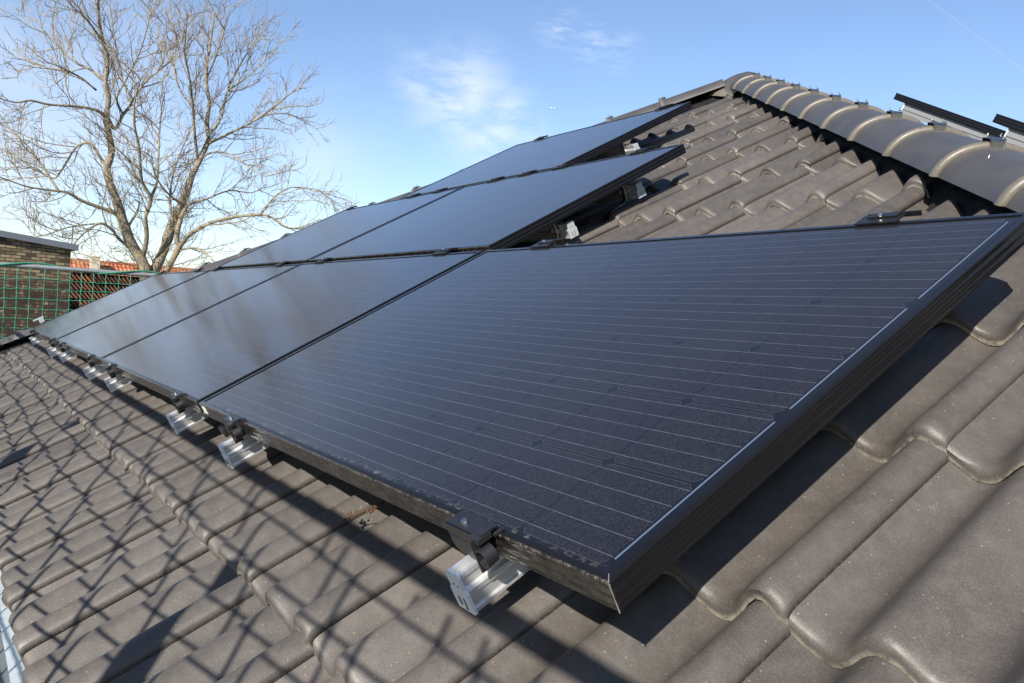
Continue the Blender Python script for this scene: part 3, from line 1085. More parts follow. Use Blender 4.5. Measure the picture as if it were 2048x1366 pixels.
def clamp_parts(parent):
    """End clamp on the low edge: x along the eave, origin on the frame's upper outer edge."""
    mb = MB()
    mb.box((0, -0.004, 0.0025), (0.085, 0.030, 0.003))
    pl = [(-0.0425, 0.004), (0.0425, 0.004), (0.0425, -0.030), (0.030, -0.041), (-0.030, -0.041), (-0.0425, -0.030)]
    V = [(x, y, z) for y in (-0.0195, -0.0170) for x, z in pl]
    n = 6
    F = [(i, (i + 1) % n, n + (i + 1) % n, n + i) for i in range(n)] + [list(range(n)), list(range(n, 2 * n))]
    mb.add(V, F)
    mb.box((0, -0.0095, -0.0365), (0.060, 0.018, 0.003))
    mb.box((0, -0.0190, -0.014), (0.080, 0.0022, 0.002))
    br_ = mb.build('bracket', M_clamp, parent)
    mb = MB()
    th = np.linspace(0, 2 * math.pi, 13)[:-1]
    mb.add([(-0.012 + 0.0055 * math.cos(t), -0.006 + 0.0055 * math.sin(t), 0.0042) for t in th] + [(-0.012 + 0.0045 * math.cos(t), -0.006 + 0.0045 * math.sin(t), 0.0075) for t in th],
           [(i, (i + 1) % 12, 12 + (i + 1) % 12, 12 + i) for i in range(12)] + [tuple(range(12, 24))])
    mb.build('bolt', M_steel, parent)
    # plastic cable clip with a round eye
    mb = MB()
    ex, ez, r = 0.048, -0.019, 0.0135
    ang = np.linspace(-2.5, 2.9, 26)
    V = []
    for t in ang:
        for yy in (-0.030, -0.012):
            for rr in (r, r - 0.0028):
                V.append((ex + 0.004 * (rr == r) * 0, yy + rr * math.cos(t) * 0, ez) + np.array([rr * math.cos(t), 0, rr * math.sin(t)]))
    m = 4
    F = []
    for i in range(len(ang) - 1):
        a_ = i * m
        F += [(a_, a_ + 2, a_ + m + 2, a_ + m), (a_ + 1, a_ + m + 1, a_ + m + 3, a_ + 3), (a_, a_ + m, a_ + m + 1, a_ + 1), (a_ + 2, a_ + 3, a_ + m + 3, a_ + m + 2)]
    mb.add(V, F)
    mb.box((0.039, -0.016, 0.0035), (0.024, 0.022, 0.007))
    mb.box((0.045, -0.008, 0.0075), (0.007, 0.020, 0.0035))
    mb.box((0.056, 0.003, 0.003), (0.005, 0.016, 0.003))
    mb.box((0.0355, -0.021, -0.020), (0.0035, 0.020, 0.046))
    mb.build('cable_clip', M_plastic, parent)


rails_x = [-0.262, -1.315, -1.865, -2.995, -3.545, -4.605, -5.085, -6.385]
rail_lab = ['pale aluminium rail end with light plastic cap under the near corner of the nearest panel'] + \
    [f'short aluminium rail end below the bottom panel edge, {ORD[i]} from the camera' for i in range(1, 8)]
pr_rail = pr_clamp = None
for i, x in enumerate(rails_x):
    if pr_rail is None:
        o = pr_rail = on_roof('mounting_rail', rail_lab[0], 'rail', x, -0.056, 0, 'aluminium rails under the bottom panel edge')
        rail_parts(o, 1.11)
        c_ = pr_clamp = on_roof('end_clamp', '', 'clamp', x, 0, 0, 'black end clamps along the bottom panel edge')
        clamp_parts(c_)
    else:
        o = copy_tree(pr_rail)
        o.location = Vector(W3(x, -0.056 + random.uniform(-.006, .006), 0))
        o['label'] = rail_lab[i]
        c_ = copy_tree(pr_clamp)
        c_.location = Vector(W3(x + 0.0, 0, 0))
    c_['label'] = ('large black clamp with round cable clip above the nearest rail end' if i == 0 else
                   f'black end clamp with cable clip on the bottom panel edge, {ORD[i]} from the camera')

# flat mid clamps in the gaps between rows and top clamps on open edges
mids = [(-0.275, PW, 1), (-1.352, PW, 1), (-1.955, PW, 0), (-3.095, PW, 0), (-3.667, PW, 0), (-4.91, PW, 0), (-5.37, PW, 1), (-6.55, PW, 1),
        (-2.49, 2 * PW + G2, 0), (-2.775, 2 * PW + G2, 0), (-3.064, 2 * PW + G2, 0), (-3.655, 2 * PW + G2, 0), (-3.985, 2 * PW + G2, 0), (-1.95, 2 * PW + G2, 1), (-4.93, 2 * PW + G2, 1),
        (-3.94, 3 * PW + 2 * G2, 1), (-2.775, 3 * PW + 2 * G2, 1)]
mlab = ['flat black clamp on the top edge of the nearest panel, near its upper right corner',
        'flat black clamp on the top edge of the nearest panel, next to the middle row',
        'first flat black clamp between bottom and middle rows, counted from the right',
        'second flat black clamp between bottom and middle rows, counted from the right',
        'third flat black clamp between bottom and middle rows, counted from the right',
        'flat black clamp between bottom and middle rows at the far end of the middle row',
        'small black clamp on top edge of the third bottom-row panel beyond the middle row',
        'small black clamp on top edge of the farthest bottom-row panel before the tree trunks',
        'flat black clamp between middle and top panels, nearest the right end of the gap',
        'second flat black clamp from the right between middle and top panels',
        'third flat black clamp from the right between middle and top panels',
        'fourth flat black clamp from the right between middle and top panels',
        'leftmost flat black clamp between middle and top panels',
        'flat black clamp on the open top edge of the right-hand middle panel',
        'flat black clamp on the open top edge of the left-hand middle panel against the sky',
        'left flat black clamp on the top edge of the topmost panel',
        'right flat black clamp on the top edge of the topmost panel below the hip tiles']
pm = None
for (x, v, top), lab in zip(mids, mlab):
    gw = 0.026 if top else G2
    o = on_roof('mid_clamp', lab, 'clamp', x, v, 0, 'flat black clamps along the upper panel edges')
    if pm is None:
        mb = MB()
        mb.box((0, 0.010, 0.0028), (0.085, 0.044, 0.0032))
        mb.box((0.004, 0.018, 0.006), (0.060, 0.018, 0.004))
        mb.box((0.018, 0.030, 0.002), (0.105, 0.004, 0.010))
        mb.box((0, 0.017, -0.018), (0.06, 0.010, 0.038))
        p1 = mb.build('bracket', M_clamp, o)
        mb = MB()
        th = np.linspace(0, 2 * math.pi, 11)[:-1]
        mb.add([(-0.004 + 0.0055 * math.cos(t), 0.017 + 0.0055 * math.sin(t), 0.0085) for t in th] + [(-0.004 + 0.0045 * math.cos(t), 0.017 + 0.0045 * math.sin(t), 0.0125) for t in th],
               [(i, (i + 1) % 10, 10 + (i + 1) % 10, 10 + i) for i in range(10)] + [tuple(range(10, 20))])
        p2 = mb.build('bolt', M_steel, o)
        pm = o
    else:
        for ch in pm.children:
            c_ = ch.copy()
            COL.objects.link(c_)
            c_.parent = o

# rails that run along the eave direction under the two upper rows, with roof hooks
for i, (xe, v, ln, lab) in enumerate([(-1.712, 1.432, 3.3, 'pale-capped rail end under the middle row, the lower of two'),
                                      (-1.742, 1.835, 3.3, 'pale-capped rail end under the middle row, the upper of two'),
                                      (-2.510, 2.615, 1.75, 'rail end with pale slotted cap under the topmost panel'),
                                      (-2.480, 2.905, 1.7, 'hidden upper rail under the topmost panel')]):
    if i == 3:
        continue
    o = on_roof('mounting_rail', lab, 'rail', xe, v, -0.026, 'aluminium rails running along the upper rows')
    o.rotation_euler = (Matrix.Rotation(PIT, 3, 'X') @ Matrix.Rotation(math.radians(90), 3, 'Z')).to_euler()
    rail_parts(o, ln, M_shadecap)
    hk = on_roof('roof_hook', ['bent steel roof hook beside the lower rail end of the middle row', 'bent steel roof hook beside the upper rail end of the middle row', 'steel roof hook beside the rail end under the topmost panel'][i], 'hook', xe - 0.072, v - 0.022, 0, 'steel roof hooks')
    mb = MB()
    path = [(0, 0.0, -0.042), (0, -0.003, -0.100), (0, -0.006, -0.118), (-0.004, -0.020, -0.128), (-0.012, -0.085, -0.134), (-0.018, -0.105, -0.142), (-0.02, -0.110, -0.152), (-0.018, -0.095, -0.170)]
    P = np.array(path)
    for k in range(len(P) - 1):
        a_, b_ = P[k], P[k + 1]
        dd = (b_ - a_) / np.linalg.norm(b_ - a_)
        xx = np.array([1, 0, 0.0])
        nn_ = np.cross(dd, xx)
        nn_ /= np.linalg.norm(nn_)
        V = []
        for q in (a_ - dd * 0.001, b_ + dd * 0.001):
            for sx, sn in ((-1, -1), (1, -1), (1, 1), (-1, 1)):
                V.append(q + xx * sx * 0.011 + nn_ * sn * 0.0025)
        mb.add(V, [(0, 1, 5, 4), (1, 2, 6, 5), (2, 3, 7, 6), (3, 0, 4, 7), (0, 3, 2, 1), (4, 5, 6, 7)])
    mb.build('strap', M_steel, hk)
    mb = MB()
    mb.tube([(-0.03, 0.001, -0.085), (0.012, 0.001, -0.085)], 0.005, 6)
    mb.tube([(-0.020, 0.001, -0.085), (-0.012, 0.001, -0.085)], 0.011, 6)
    mb.build('bolt', M_steel, hk)

# bright rail end poking out beyond the far panel
o = on_roof('mounting_rail', 'short bright T-shaped rail end beyond the far end of the bottom row', 'rail', -7.55, 0.118, -0.012, None)
mb = MB()
mb.box((0.02, 0.02, 0), (0.06, 0.085, 0.009))
mb.box((0.03, 0.035, -0.022), (0.04, 0.04, 0.035))
mb.build('profile', M_alu, o)

# plug connector with cable hanging under the bottom edge
o = on_roof('cable_connector', 'small black plug connector hanging below the bottom panel edge near the white sticker', 'connector', -1.555, 0.012, -0.075)
mb = MB()
mb.box((0, 0, 0), (0.045, 0.020, 0.020))
mb.box((0.026, 0, 0), (0.012, 0.026, 0.026))
mb.build('plug', M_plastic, o, bevel=0.003)
mb = MB()
mb.tube([(0.03, 0, 0), (0.08, 0.006, -0.004), (0.15, 0.03, -0.012), (0.23, 0.07, -0.006), (0.32, 0.10, 0.02)], 0.0034, 7)
mb.tube([(-0.02, 0, 0), (-0.06, 0.01, -0.002), (-0.12, 0.05, 0.004), (-0.2, 0.09, 0.025)], 0.0034, 7)
mb.build('cable', M_plastic, o, smooth='all')

# dried plant sprig, scratches on tiles
o = on_roof('dried_sprig', 'small brown dried plant sprig lying on a tile just below the nearest panel', 'plant debris', -0.775, 0.028, -0.146)
mb = MB()
mb.tube([(-0.03, -0.02, 0.004), (-0.01, 0.0, 0.008), (0.008, 0.030, 0.012), (0.006, 0.055, 0.012)], 0.0011, 5)
mb.build('stem', M_brown, o)
for cx_, cy_ in ((-0.032, -0.022), (0.004, 0.012)):
    mb = MB()
    for k in range(16):
        q = np.array([cx_, cy_, 0.006]) + rng.normal(0, 0.006, 3) * [1, 1, .5]
        mb.tube([q - [0.002, 0, 0], q, q + [0.002, 0.001, 0]], [0.001, 0.0028, 0.001], 5)
    mb.build('seed_head', M_brown, o)


def scuff(u, v, h, lu, lv, wd):
    mb = MB()
    a_ = np.array([u, v])
    d_ = np.array([lu, lv])
    L_ = np.linalg.norm(d_)
    d_ /= L_
    nn_ = np.array([-d_[1], d_[0]])
    V = []
    K = 9
    for i in range(K):
        s = i / (K - 1)
        ww = wd * (math.sin(math.pi * s) ** 0.6 * 0.8 + 0.15) * random.uniform(.7, 1.2)
        for sg in (-1, 1):
            q = a_ + d_ * L_ * s + nn_ * ww * sg
            V.append((q[0], q[1], h))
    V = [W3(x, y, z + float(wave(np.array([x]))[0])) for x, y, z in V]
    mb.add(V, [(2 * i, 2 * i + 1, 2 * i + 3, 2 * i + 2) for i in range(K - 1)])
    return mb.build('scuff_mark', M_white, house)


for u, v, dv in ((-1.570, -0.185, .375), (-1.556, -0.168, .36)):
    t_ = dv / GA
    scuff(u, v, -0.14 - 0.0165 * 0.05 + 0.001 - 0.0185 * ((v - V0) / GA % 1) + 0.001, 0.004, 0.045, 0.0016)

mb = MB()
V = []
upn_ = np.cross(dh, sd)
upn_ *= np.sign(upn_[2])
sgn = 1.0 if (np.cross(dh, UPW) @ sd) > 0 else -1.0
for i in range(7):
    f_ = i / 6
    for sg in (-1, 1):
        s_ = 3.617 - 0.030 * f_ + sg * 0.0028 * math.sin(math.pi * (0.1 + 0.8 * f_))
        t_ = 0.955 + 0.14 * f_
        V.append(Pax + dh * s_ + sd * sgn * (capA * 1.01) * math.cos(t_) + upn_ * (capB * 1.01 + 0.001) * math.sin(t_))
mb.add(V, [(2 * i, 2 * i + 1, 2 * i + 3, 2 * i + 2) for i in range(6)])
mb.build('scuff_mark', M_white, house)

# ------------------------------------------------------------------ scaffold: rails, posts and green nets
RZ = 0.555
NX = -9.30


def rope_net_square(mb, y0, y1, z1, z0, x, cw_, chh):
    ny = int((y1 - y0) / cw_)
    nz = int((z1 - z0) / chh)

    def P(i, j):
        yy, zz = y0 + i * cw_, z1 - j * chh
        sag = 0.035 * math.sin((yy - y0) * 1.9 + 0.6) * min(1, j / 3)
        dn = noise.noise(Vector((yy * 2.1, zz * 2.3, 3.7)))
        dn2 = noise.noise(Vector((yy * 3.3, zz * 1.7, 9.1)))
        return np.array([x + 0.04 * dn + 0.05 * math.sin(zz * 2), yy + 0.020 * dn2, zz - sag * 0.5 + 0.018 * dn])
    for i in range(ny + 1):
        mb.tube([P(i, j * 0.5) + (0 if j % 2 == 0 else rng.normal(0, .003, 3)) for j in range(0, nz * 2 + 1)], 0.0042, 5)
    for j in range(1, nz + 1):
        mb.tube([P(i * 0.5, j) + (np.array([0, 0, -0.004]) if i % 2 else 0) for i in range(0, ny * 2 + 1)], 0.0042, 5)
    for i in range(ny + 1):
        for j in range(1, nz + 1):
            c_ = P(i, j)
            mb.tube([c_ - [0, 0, .011], c_, c_ + [0, 0, .011]], [0.005, 0.0085, 0.005], 5)


net = MB()
rope_net_square(net, -0.74, 4.2, RZ - 0.03, -1.3, NX + 0.03, 0.117, 0.100)
# border rope wound along the tube
bp_ = []
for s in np.linspace(-0.74, 4.2, 160):
    ph = s * 2 * math.pi / 1.05
    bp_.append((NX + 0.034 * math.cos(ph), s, RZ + 0.020 + 0.030 * math.sin(ph) - 0.012))
net.tube(bp_, 0.009, 6)
net.tube([(NX + 0.03, -0.70 + 0.01 * math.sin(z * 5), z) for z in np.linspace(RZ, -1.3, 30)], 0.018, 6)
tag(net.build('safety_net', M_rope, smooth='all'), 'green square-mesh rope safety net hanging from the tube before the brick building', 'safety net', 'scaffold safety nets')
mb = MB()
mb.tube([(NX, s, RZ) for s in np.linspace(-0.9, 4.4, 12)], 0.0245, 12)
tag(mb.build('guard_rail', M_galv, smooth='50'), 'grey scaffold tube carrying the green net beyond the far end of the roof', 'scaffold rail', 'scaffold tubes')
NY = -0.934
mb = MB()
mb.tube([(s, NY, RZ) for s in np.linspace(NX - 0.1, 3.2, 20)], 0.0190, 12)
tag(mb.build('guard_rail', M_galv, smooth='50'), 'scaffold tube running along the near eave, its shadow lies along the panel edge', 'scaffold rail', 'scaffold tubes')
net = MB()
az = 0.0985
ZB = -0.023                                    # a knot row: knots at x = -0.64 + 0.115 k
zrows = [ZB + az * j for j in range(-11, 6)]


def PN(x_, z_):
    dn = noise.noise(Vector((x_ * 1.7, z_ * 2.0, 1.1)))
    dn2 = noise.noise(Vector((x_ * 2.3, z_ * 1.5, 6.1)))
    return np.array([x_ + 0.022 * dn2, NY + 0.012 * dn + 0.012, z_ + 0.016 * dn - 0.006 * math.sin(x_ * 2.5)])


for z_ in zrows:
    net.tube([PN(x_, z_) for x_ in np.arange(NX, 1.4, 0.0575)], 0.0042, 5, cap=False)
for k_ in range(-17, 76):
    pts = []
    for z_ in np.arange(zrows[0], RZ, az / 2):
        x_ = -0.64 - 0.115 * k_
        if NX < x_ < 1.4:
            pts.append(PN(x_, z_))
    if len(pts) > 1:
        net.tube(pts, 0.0042, 5, cap=False)
        for q in pts[::2]:
            net.tube([q - [0, 0, .010], q, q + [0, 0, .010]], [0.004, 0.0072, 0.004], 5)
tag(net.build('safety_net', M_rope, smooth='all'), 'green square-mesh rope net along the near eave, throwing its shadow on the tiles', 'safety net', 'scaffold safety nets')
pp = None
for i, x in enumerate((-0.37, -2.50, -4.64, -6.80, NX)):
    lab = 'scaffold post beside the near eave, ' + ['nearest to the camera', 'second from the camera', 'third from the camera', 'fourth from the camera', 'at the far corner where the nets meet'][i]
    mb = MB()
    if pp is None:
        mb.tube([(0, 0, GZ + 0.02), (0, 0, 0.0), (0, 0, 0.385)], 0.030, 12)
        o = mb.build('scaffold_post', M_galv, smooth='50')
        pp = o
    else:
        o = pp.copy()
        COL.objects.link(o)
    o.location = (x, NY - 0.060, 0)
    tag(o, lab, 'scaffold post', 'scaffold posts along the eave')

# ------------------------------------------------------------------ brick building behind the net
c_far = at(142, 494, 20.0)
c_near = at(0, 473, 17.9)
ztop = 0.266 + 20.0 * math.sin(math.radians(3.02)) - 0.06
e_ = np.array([-0.28, 0.96])
e_ /= np.linalg.norm(e_)
ang = math.atan2(e_[1], e_[0])
bb = thing('brick_building', 'old brown brick building with grey metal roof edge, left of the tree', 'building', (c_far[0], c_far[1], 0), (0, 0, ang))
mb = MB()
Lw, Dw, sl_ = 12.0, 9.0, 0.088
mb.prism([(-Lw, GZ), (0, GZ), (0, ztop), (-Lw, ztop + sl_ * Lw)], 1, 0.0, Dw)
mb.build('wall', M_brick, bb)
mb = MB()
mb.prism([(-Lw - .1, ztop - 0.01 + sl_ * Lw), (0.12, ztop - 0.01), (0.12, ztop + 0.115), (-Lw - .1, ztop + 0.115 + sl_ * Lw)], 1, -0.09, Dw + 0.09)
mb.build('coping', M_coping, bb)


# ------------------------------------------------------------------ pantile roofs of the neighbours
def pantile_roof(name, mat, parent, O, E, Sd, ncol, nrow, cw_, rh, amp, gap=0.0, lift=0.03, nu=7, cover=1.0):
    """O top-left, E along courses, Sd down slope; every row steps over the one below."""
    Nn = np.cross(Sd, E)
    if Nn[2] < 0:
        Nn = -Nn
    mb = MB()
    for r in range(nrow):
        for c_ in range(ncol):
            u = np.linspace(gap, 1, nu)
            prof = amp * np.maximum(0, np.sin(np.pi * np.clip((u - gap) / (1 - gap), 0, 1)))
            rn = rng.random()
            V = []
            j1, j2 = rng.normal(0, 0.006), rng.normal(0, 0.008)
            for s, l in ((rh * (1 - cover), 0.0), (rh * (1 - 0.45 * cover), lift * 0.55), (rh * 0.98, lift), (rh, lift * 0.1)):
                for uu, pp_ in zip(u, prof):
                    V.append(O + E * ((c_ + uu) * cw_ + j1) + Sd * (r * rh + s + j2) + Nn * (pp_ + l))
            F = [(i * nu + j, i * nu + j + 1, (i + 1) * nu + j + 1, (i + 1) * nu + j) for i in range(3) for j in range(nu - 1)]
            mb.add(V, F, rnd=rn)
    return mb.build(name, mat, parent)


# far house, roof facing us in the sun
zr = 0.266 + 52 * math.sin(math.radians(2.22))
rA, rB = at(100, 516, 52.0), at(420, 546, 54.5)
rA[2] = rB[2] = zr
E1 = rB - rA
Lr = np.linalg.norm(E1)
E1 /= Lr
nh = np.array([E1[1], -E1[0], 0])
if nh @ (CAM - rA) < 0:
    nh = -nh
S1 = nh * math.cos(math.radians(40)) + np.array([0, 0, -math.sin(math.radians(40))])
h1 = thing('house', 'distant house with a sunlit orange clay tile roof and small chimney behind the tree', 'house', (rA[0], rA[1], GZ))
o1 = np.array([rA[0], rA[1], GZ])
pantile_roof('roof', M_clay, h1, rA - o1 - E1 * 4, E1, S1, int((Lr + 8) / 0.22), 14, 0.22, 0.34, 0.05)
S1b = -nh * math.cos(math.radians(40)) + np.array([0, 0, -math.sin(math.radians(40))])
pantile_roof('roof', M_clay, h1, rA - o1 - E1 * 4, E1, S1b, int((Lr + 8) / 0.22), 14, 0.22, 0.34, 0.05, nu=4)
mb = MB()
mb.tube([rA - o1 - E1 * 4 + [0, 0, 0.02], rB - o1 + E1 * 4 + [0, 0, 0.02]], 0.11, 8)
mb.build('ridge', M_clay, h1)
mb = MB()
ws = []
for e0 in (-4 + .3, Lr + 4 - .3):
    for dpt in (3.3, -3.3):
        ws.append(rA - o1 + E1 * e0 + nh * dpt)
zt2 = zr - GZ - 3.5 * math.tan(math.radians(40))
V = [np.array([q[0], q[1], z]) for z in (0, zt2) for q in (ws[0], ws[1], ws[3], ws[2])]
mb.add(V, [(0, 1, 5, 4), (1, 2, 6, 5), (2, 3, 7, 6), (3, 0, 4, 7), (4, 5, 6, 7)])
mb.build('wall', M_wall, h1)
ch = at(190, 519, 51.6) - o1
mb = MB()
mb.box((ch[0], ch[1], zr - GZ - 0.12), (0.52, 0.46, 0.85))
mb.box((ch[0], ch[1], zr - GZ + 0.27), (0.58, 0.52, 0.07))
M_chim, g, b = newmat('chimney_render', 0.85, 0, 0.2)
oc = g.coord('Object')
g.L.new(g.mix(g.noise(oc, 4.0, 4.0), (0.33, 0.30, 0.24), (0.48, 0.45, 0.38)), b.inputs['Base Color'])
mb.build('chimney', M_chim, h1)

# low flat shed below a roof of clay strips; black backing stands in for shaded gaps
oA = at(132, 541, 25.0)
ztop_ = 0.266 + 25.0 * math.sin(math.radians(1.62))
E2 = np.array([-0.22, 0.975, 0])
E2 /= np.linalg.norm(E2)
F2 = np.array([E2[1], -E2[0], 0])              # towards the camera
zb_ = ztop_ - 5 * 0.235 - 0.12
h2 = thing('shed', 'low dark flat-roofed shed beside the brick building, behind the green net', 'shed', (oA[0], oA[1], GZ))
mb = MB()
Rz = np.stack([E2, -F2, np.array([0, 0, 1.0])], 1)
mb.box(E2 * 3.2 - F2 * 1.0 + np.array([0, 0, (zb_ - GZ) / 2]), (7.0, 2.4, zb_ - GZ), Rz)
mb.build('wall', M_boards_shade, h2)
mb = MB()
mb.box(E2 * 3.2 - F2 * 1.0 + np.array([0, 0, zb_ - GZ + 0.02]), (7.2, 2.6, 0.04), Rz)
mb.build('roof', M_boards_shade, h2)
st = thing('tile_roof_strips', 'orange and brown old clay roof tiles in slanted strips, black backing as their shade, behind the net', 'tile roof', (oA[0], oA[1], zb_ + 0.042))
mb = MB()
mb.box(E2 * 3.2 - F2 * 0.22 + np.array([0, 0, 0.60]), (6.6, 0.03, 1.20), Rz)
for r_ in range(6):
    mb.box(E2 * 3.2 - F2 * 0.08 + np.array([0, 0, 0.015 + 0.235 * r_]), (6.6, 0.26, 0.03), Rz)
mb.build('shade_backing', M_boards_shade, st)  # black boards give the shade between the tile strips
M_clay3, g, b = newmat('strip_clay_tile', 0.85, 0, 0.3)
rnd = g.attr('rnd')
oc = g.coord('Object')
c = g.mix(g.ramp(rnd, 0.2, 0.55), (0.085, 0.055, 0.042), (0.24, 0.115, 0.070))
c = g.mix(g.ramp(rnd, 0.62, 0.92), c, (0.46, 0.165, 0.075))
c = g.mix(g.m('MULTIPLY', g.noise(oc, 9.0, 4.0), 0.4), c, (0.19, 0.13, 0.10))
g.L.new(c, b.inputs['Base Color'])
sl_d = E2 * 0.68 - np.array([0, 0, 0.73])
sl_n = E2 * 0.73 + np.array([0, 0, 0.68])
for r_ in range(5):
    mb = MB()
    x_ = 0.02
    while x_ < 6.3:
        top = E2 * x_ + np.array([0, 0, 0.235 * (r_ + 1) - 0.022]) + F2 * random.uniform(-.015, .015)
        L_ = 0.25 + random.uniform(-.015, .01)
        wd = 0.022 + random.uniform(-.003, .003)
        cl_ = noise.noise(Vector((x_ * 1.3, r_ * 0.9, 4.2)))
        rn = min(1, max(0, 0.45 + 0.75 * cl_ + rng.normal(0, .13)))
        V = []
        for s_ in (0, L_):
            for k_, (n_, f_) in enumerate(((-1, -0.1), (-0.9, 0.035), (0, 0.055), (0.9, 0.035), (1, -0.1))):
                V.append(top + sl_d * s_ + sl_n * n_ * wd + F2 * f_)
        mb.add(V, [(i, i + 1, 6 + i, 5 + i) for i in range(4)] + [(0, 1, 2, 3, 4), (5, 6, 7, 8, 9)], rnd=rn)
        x_ += 0.112 + random.uniform(-.006, .006)
    mb.build('tile_row', M_clay3, st)

# ------------------------------------------------------------------ the bare tree
TD = 24.0
base = at(300, 545, TD)
tree = thing('bare_tree', 'large leafless tree with several forked trunks and fine twigs against the sky', 'tree', (base[0], base[1], GZ))
tb = np.array([base[0], base[1], GZ])
ZS = 2.44
limbs = [
    # (points in the 2.44x enlargement of the photo, start radius, end radius, depth slope in m per m, kind)
    ([(712, 1420), (712, 1330), (690, 1270), (640, 1190), (600, 1080), (565, 970), (535, 890), (522, 820), (545, 740), (530, 650), (520, 570), (530, 480), (515, 400), (525, 300), (490, 150), (480, 60), (474, -10)], .21, .03, -0.10, 'trunk'),
    ([(735, 1420), (752, 1330), (800, 1220), (835, 1110), (880, 1010), (910, 940), (940, 850), (985, 760), (1015, 680), (1010, 600), (1020, 500), (1005, 380), (1020, 250), (1038, 130), (1044, 60)], .19, .025, 0.12, 'trunk'),
    ([(790, 1420), (815, 1320), (868, 1215), (862, 1150), (885, 1060), (912, 1000)], .13, .07, -0.15, 'limb'),
    ([(868, 1215), (920, 1150), (1020, 1090), (1150, 1058), (1300, 1050), (1400, 1110), (1480, 1105), (1560, 1070)], .09, .02, -0.3, 'limb'),
    ([(695, 1260), (716, 1160), (710, 1060), (735, 970), (692, 880), (678, 720), (655, 600), (660, 480), (690, 380)], .09, .015, -0.35, 'limb'),
    ([(735, 970), (765, 890), (772, 780), (778, 660), (785, 560), (800, 470)], .055, .012, 0.3, 'limb'),
    ([(595, 1065), (560, 1040), (480, 1010), (400, 980), (330, 940), (260, 930), (130, 910), (0, 865), (-90, 850)], .085, .012, -0.3, 'limb'),
    ([(290, 940), (220, 830), (140, 720), (60, 640), (0, 560), (-50, 480)], .045, .01, 0.25, 'limb'),
    ([(640, 1195), (590, 1175), (545, 1120), (490, 1090), (420, 1130), (370, 1180), (330, 1240), (325, 1290)], .06, .012, -0.5, 'limb'),
    ([(490, 1090), (430, 1095), (330, 1110), (240, 1140), (170, 1150), (110, 1070)], .035, .01, 0.3, 'limb'),
    ([(520, 815), (490, 770), (440, 700), (370, 720), (300, 830), (260, 870), (180, 830), (90, 810), (10, 840)], .06, .01, 0.4, 'limb'),
    ([(522, 575), (475, 540), (380, 520), (240, 510), (150, 490), (80, 500), (0, 480), (-80, 440)], .06, .012, -0.35, 'limb'),
    ([(528, 575), (560, 630), (600, 560), (642, 500), (622, 440), (590, 370), (565, 220), (548, 110), (540, 30)], .065, .012, 0.3, 'limb'),
    ([(642, 500), (680, 440), (720, 390), (780, 340), (835, 300), (880, 270)], .04, .01, -0.3, 'limb'),
    ([(600, 560), (570, 480), (610, 400), (680, 260), (720, 130), (738, 50)], .035, .01, -0.45, 'limb'),
    ([(520, 400), (440, 340), (360, 300), (270, 210), (190, 120), (150, 60)], .045, .01, 0.35, 'limb'),
    ([(500, 200), (420, 90), (355, 30), (320, -10)], .035, .01, -0.35, 'limb'),
    ([(470, 440), (380, 370), (280, 340), (180, 330), (80, 310)], .035, .01, -0.2, 'limb'),
    ([(1015, 700), (1060, 680), (1120, 650), (1240, 590), (1350, 510), (1440, 440), (1490, 430)], .06, .012, -0.3, 'limb'),
    ([(1240, 590), (1310, 560), (1400, 555), (1460, 580), (1510, 605)], .03, .01, 0.4, 'limb'),
    ([(1025, 650), (1080, 570), (1110, 440), (1170, 320), (1220, 230), (1250, 130)], .055, .012, 0.35, 'limb'),
    ([(1110, 440), (1200, 380), (1290, 300), (1350, 240)], .03, .01, -0.4, 'limb'),
    ([(965, 790), (950, 650), (940, 520), (925, 380), (900, 250), (912, 110), (908, 60)], .06, .012, -0.3, 'limb'),
    ([(910, 1000), (850, 970), (790, 910), (750, 830), (745, 760)], .05, .01, -0.5, 'limb'),
    ([(912, 1000), (960, 985), (1010, 970), (1120, 930), (1230, 940), (1300, 900)], .055, .01, 0.4, 'limb'),
    ([(1270, 1050), (1340, 960), (1420, 915), (1500, 920), (1560, 930), (1640, 995)], .035, .01, 0.25, 'limb'),
    ([(880, 1215), (960, 1212), (1010, 1240), (1050, 1280), (1090, 1310)], .045, .012, -0.6, 'limb'),
    ([(990, 760), (1060, 740), (1140, 760), (1220, 820), (1290, 860)], .04, .01, -0.5, 'limb'),
    ([(840, 1100), (830, 960), (850, 830), (900, 700), (930, 620)], .05, .012, 0.6, 'limb'),
    ([(1010, 380), (1060, 260), (1100, 130), (1130, 30)], .03, .01, -0.3, 'limb'),
    ([(940, 520), (880, 440), (850, 330), (860, 200), (832, 80), (826, 40)], .035, .01, 0.5, 'limb'),
    ([(630, 1100), (670, 1030), (680, 985)], .05, .03, 0.5, 'limb'),
]


def smooth_path(P, k=4):
    P = np.asarray(P, float)
    n = len(P)
    out = []
    Q = np.vstack([2 * P[0] - P[1], P, 2 * P[-1] - P[-2]])
    for i in range(1, n):
        p0, p1, p2, p3 = Q[i - 1], Q[i], Q[i + 1], Q[i + 2]
        for t in np.arange(k) / k:
            out.append(0.5 * ((2 * p1) + (-p0 + p2) * t + (2 * p0 - 5 * p1 + 4 * p2 - p3) * t * t + (-p0 + 3 * p1 - 3 * p2 + p3) * t ** 3))
    out.append(P[-1])
    return np.array(out)


paths = []


def depth_at(start, ds):
    return ds


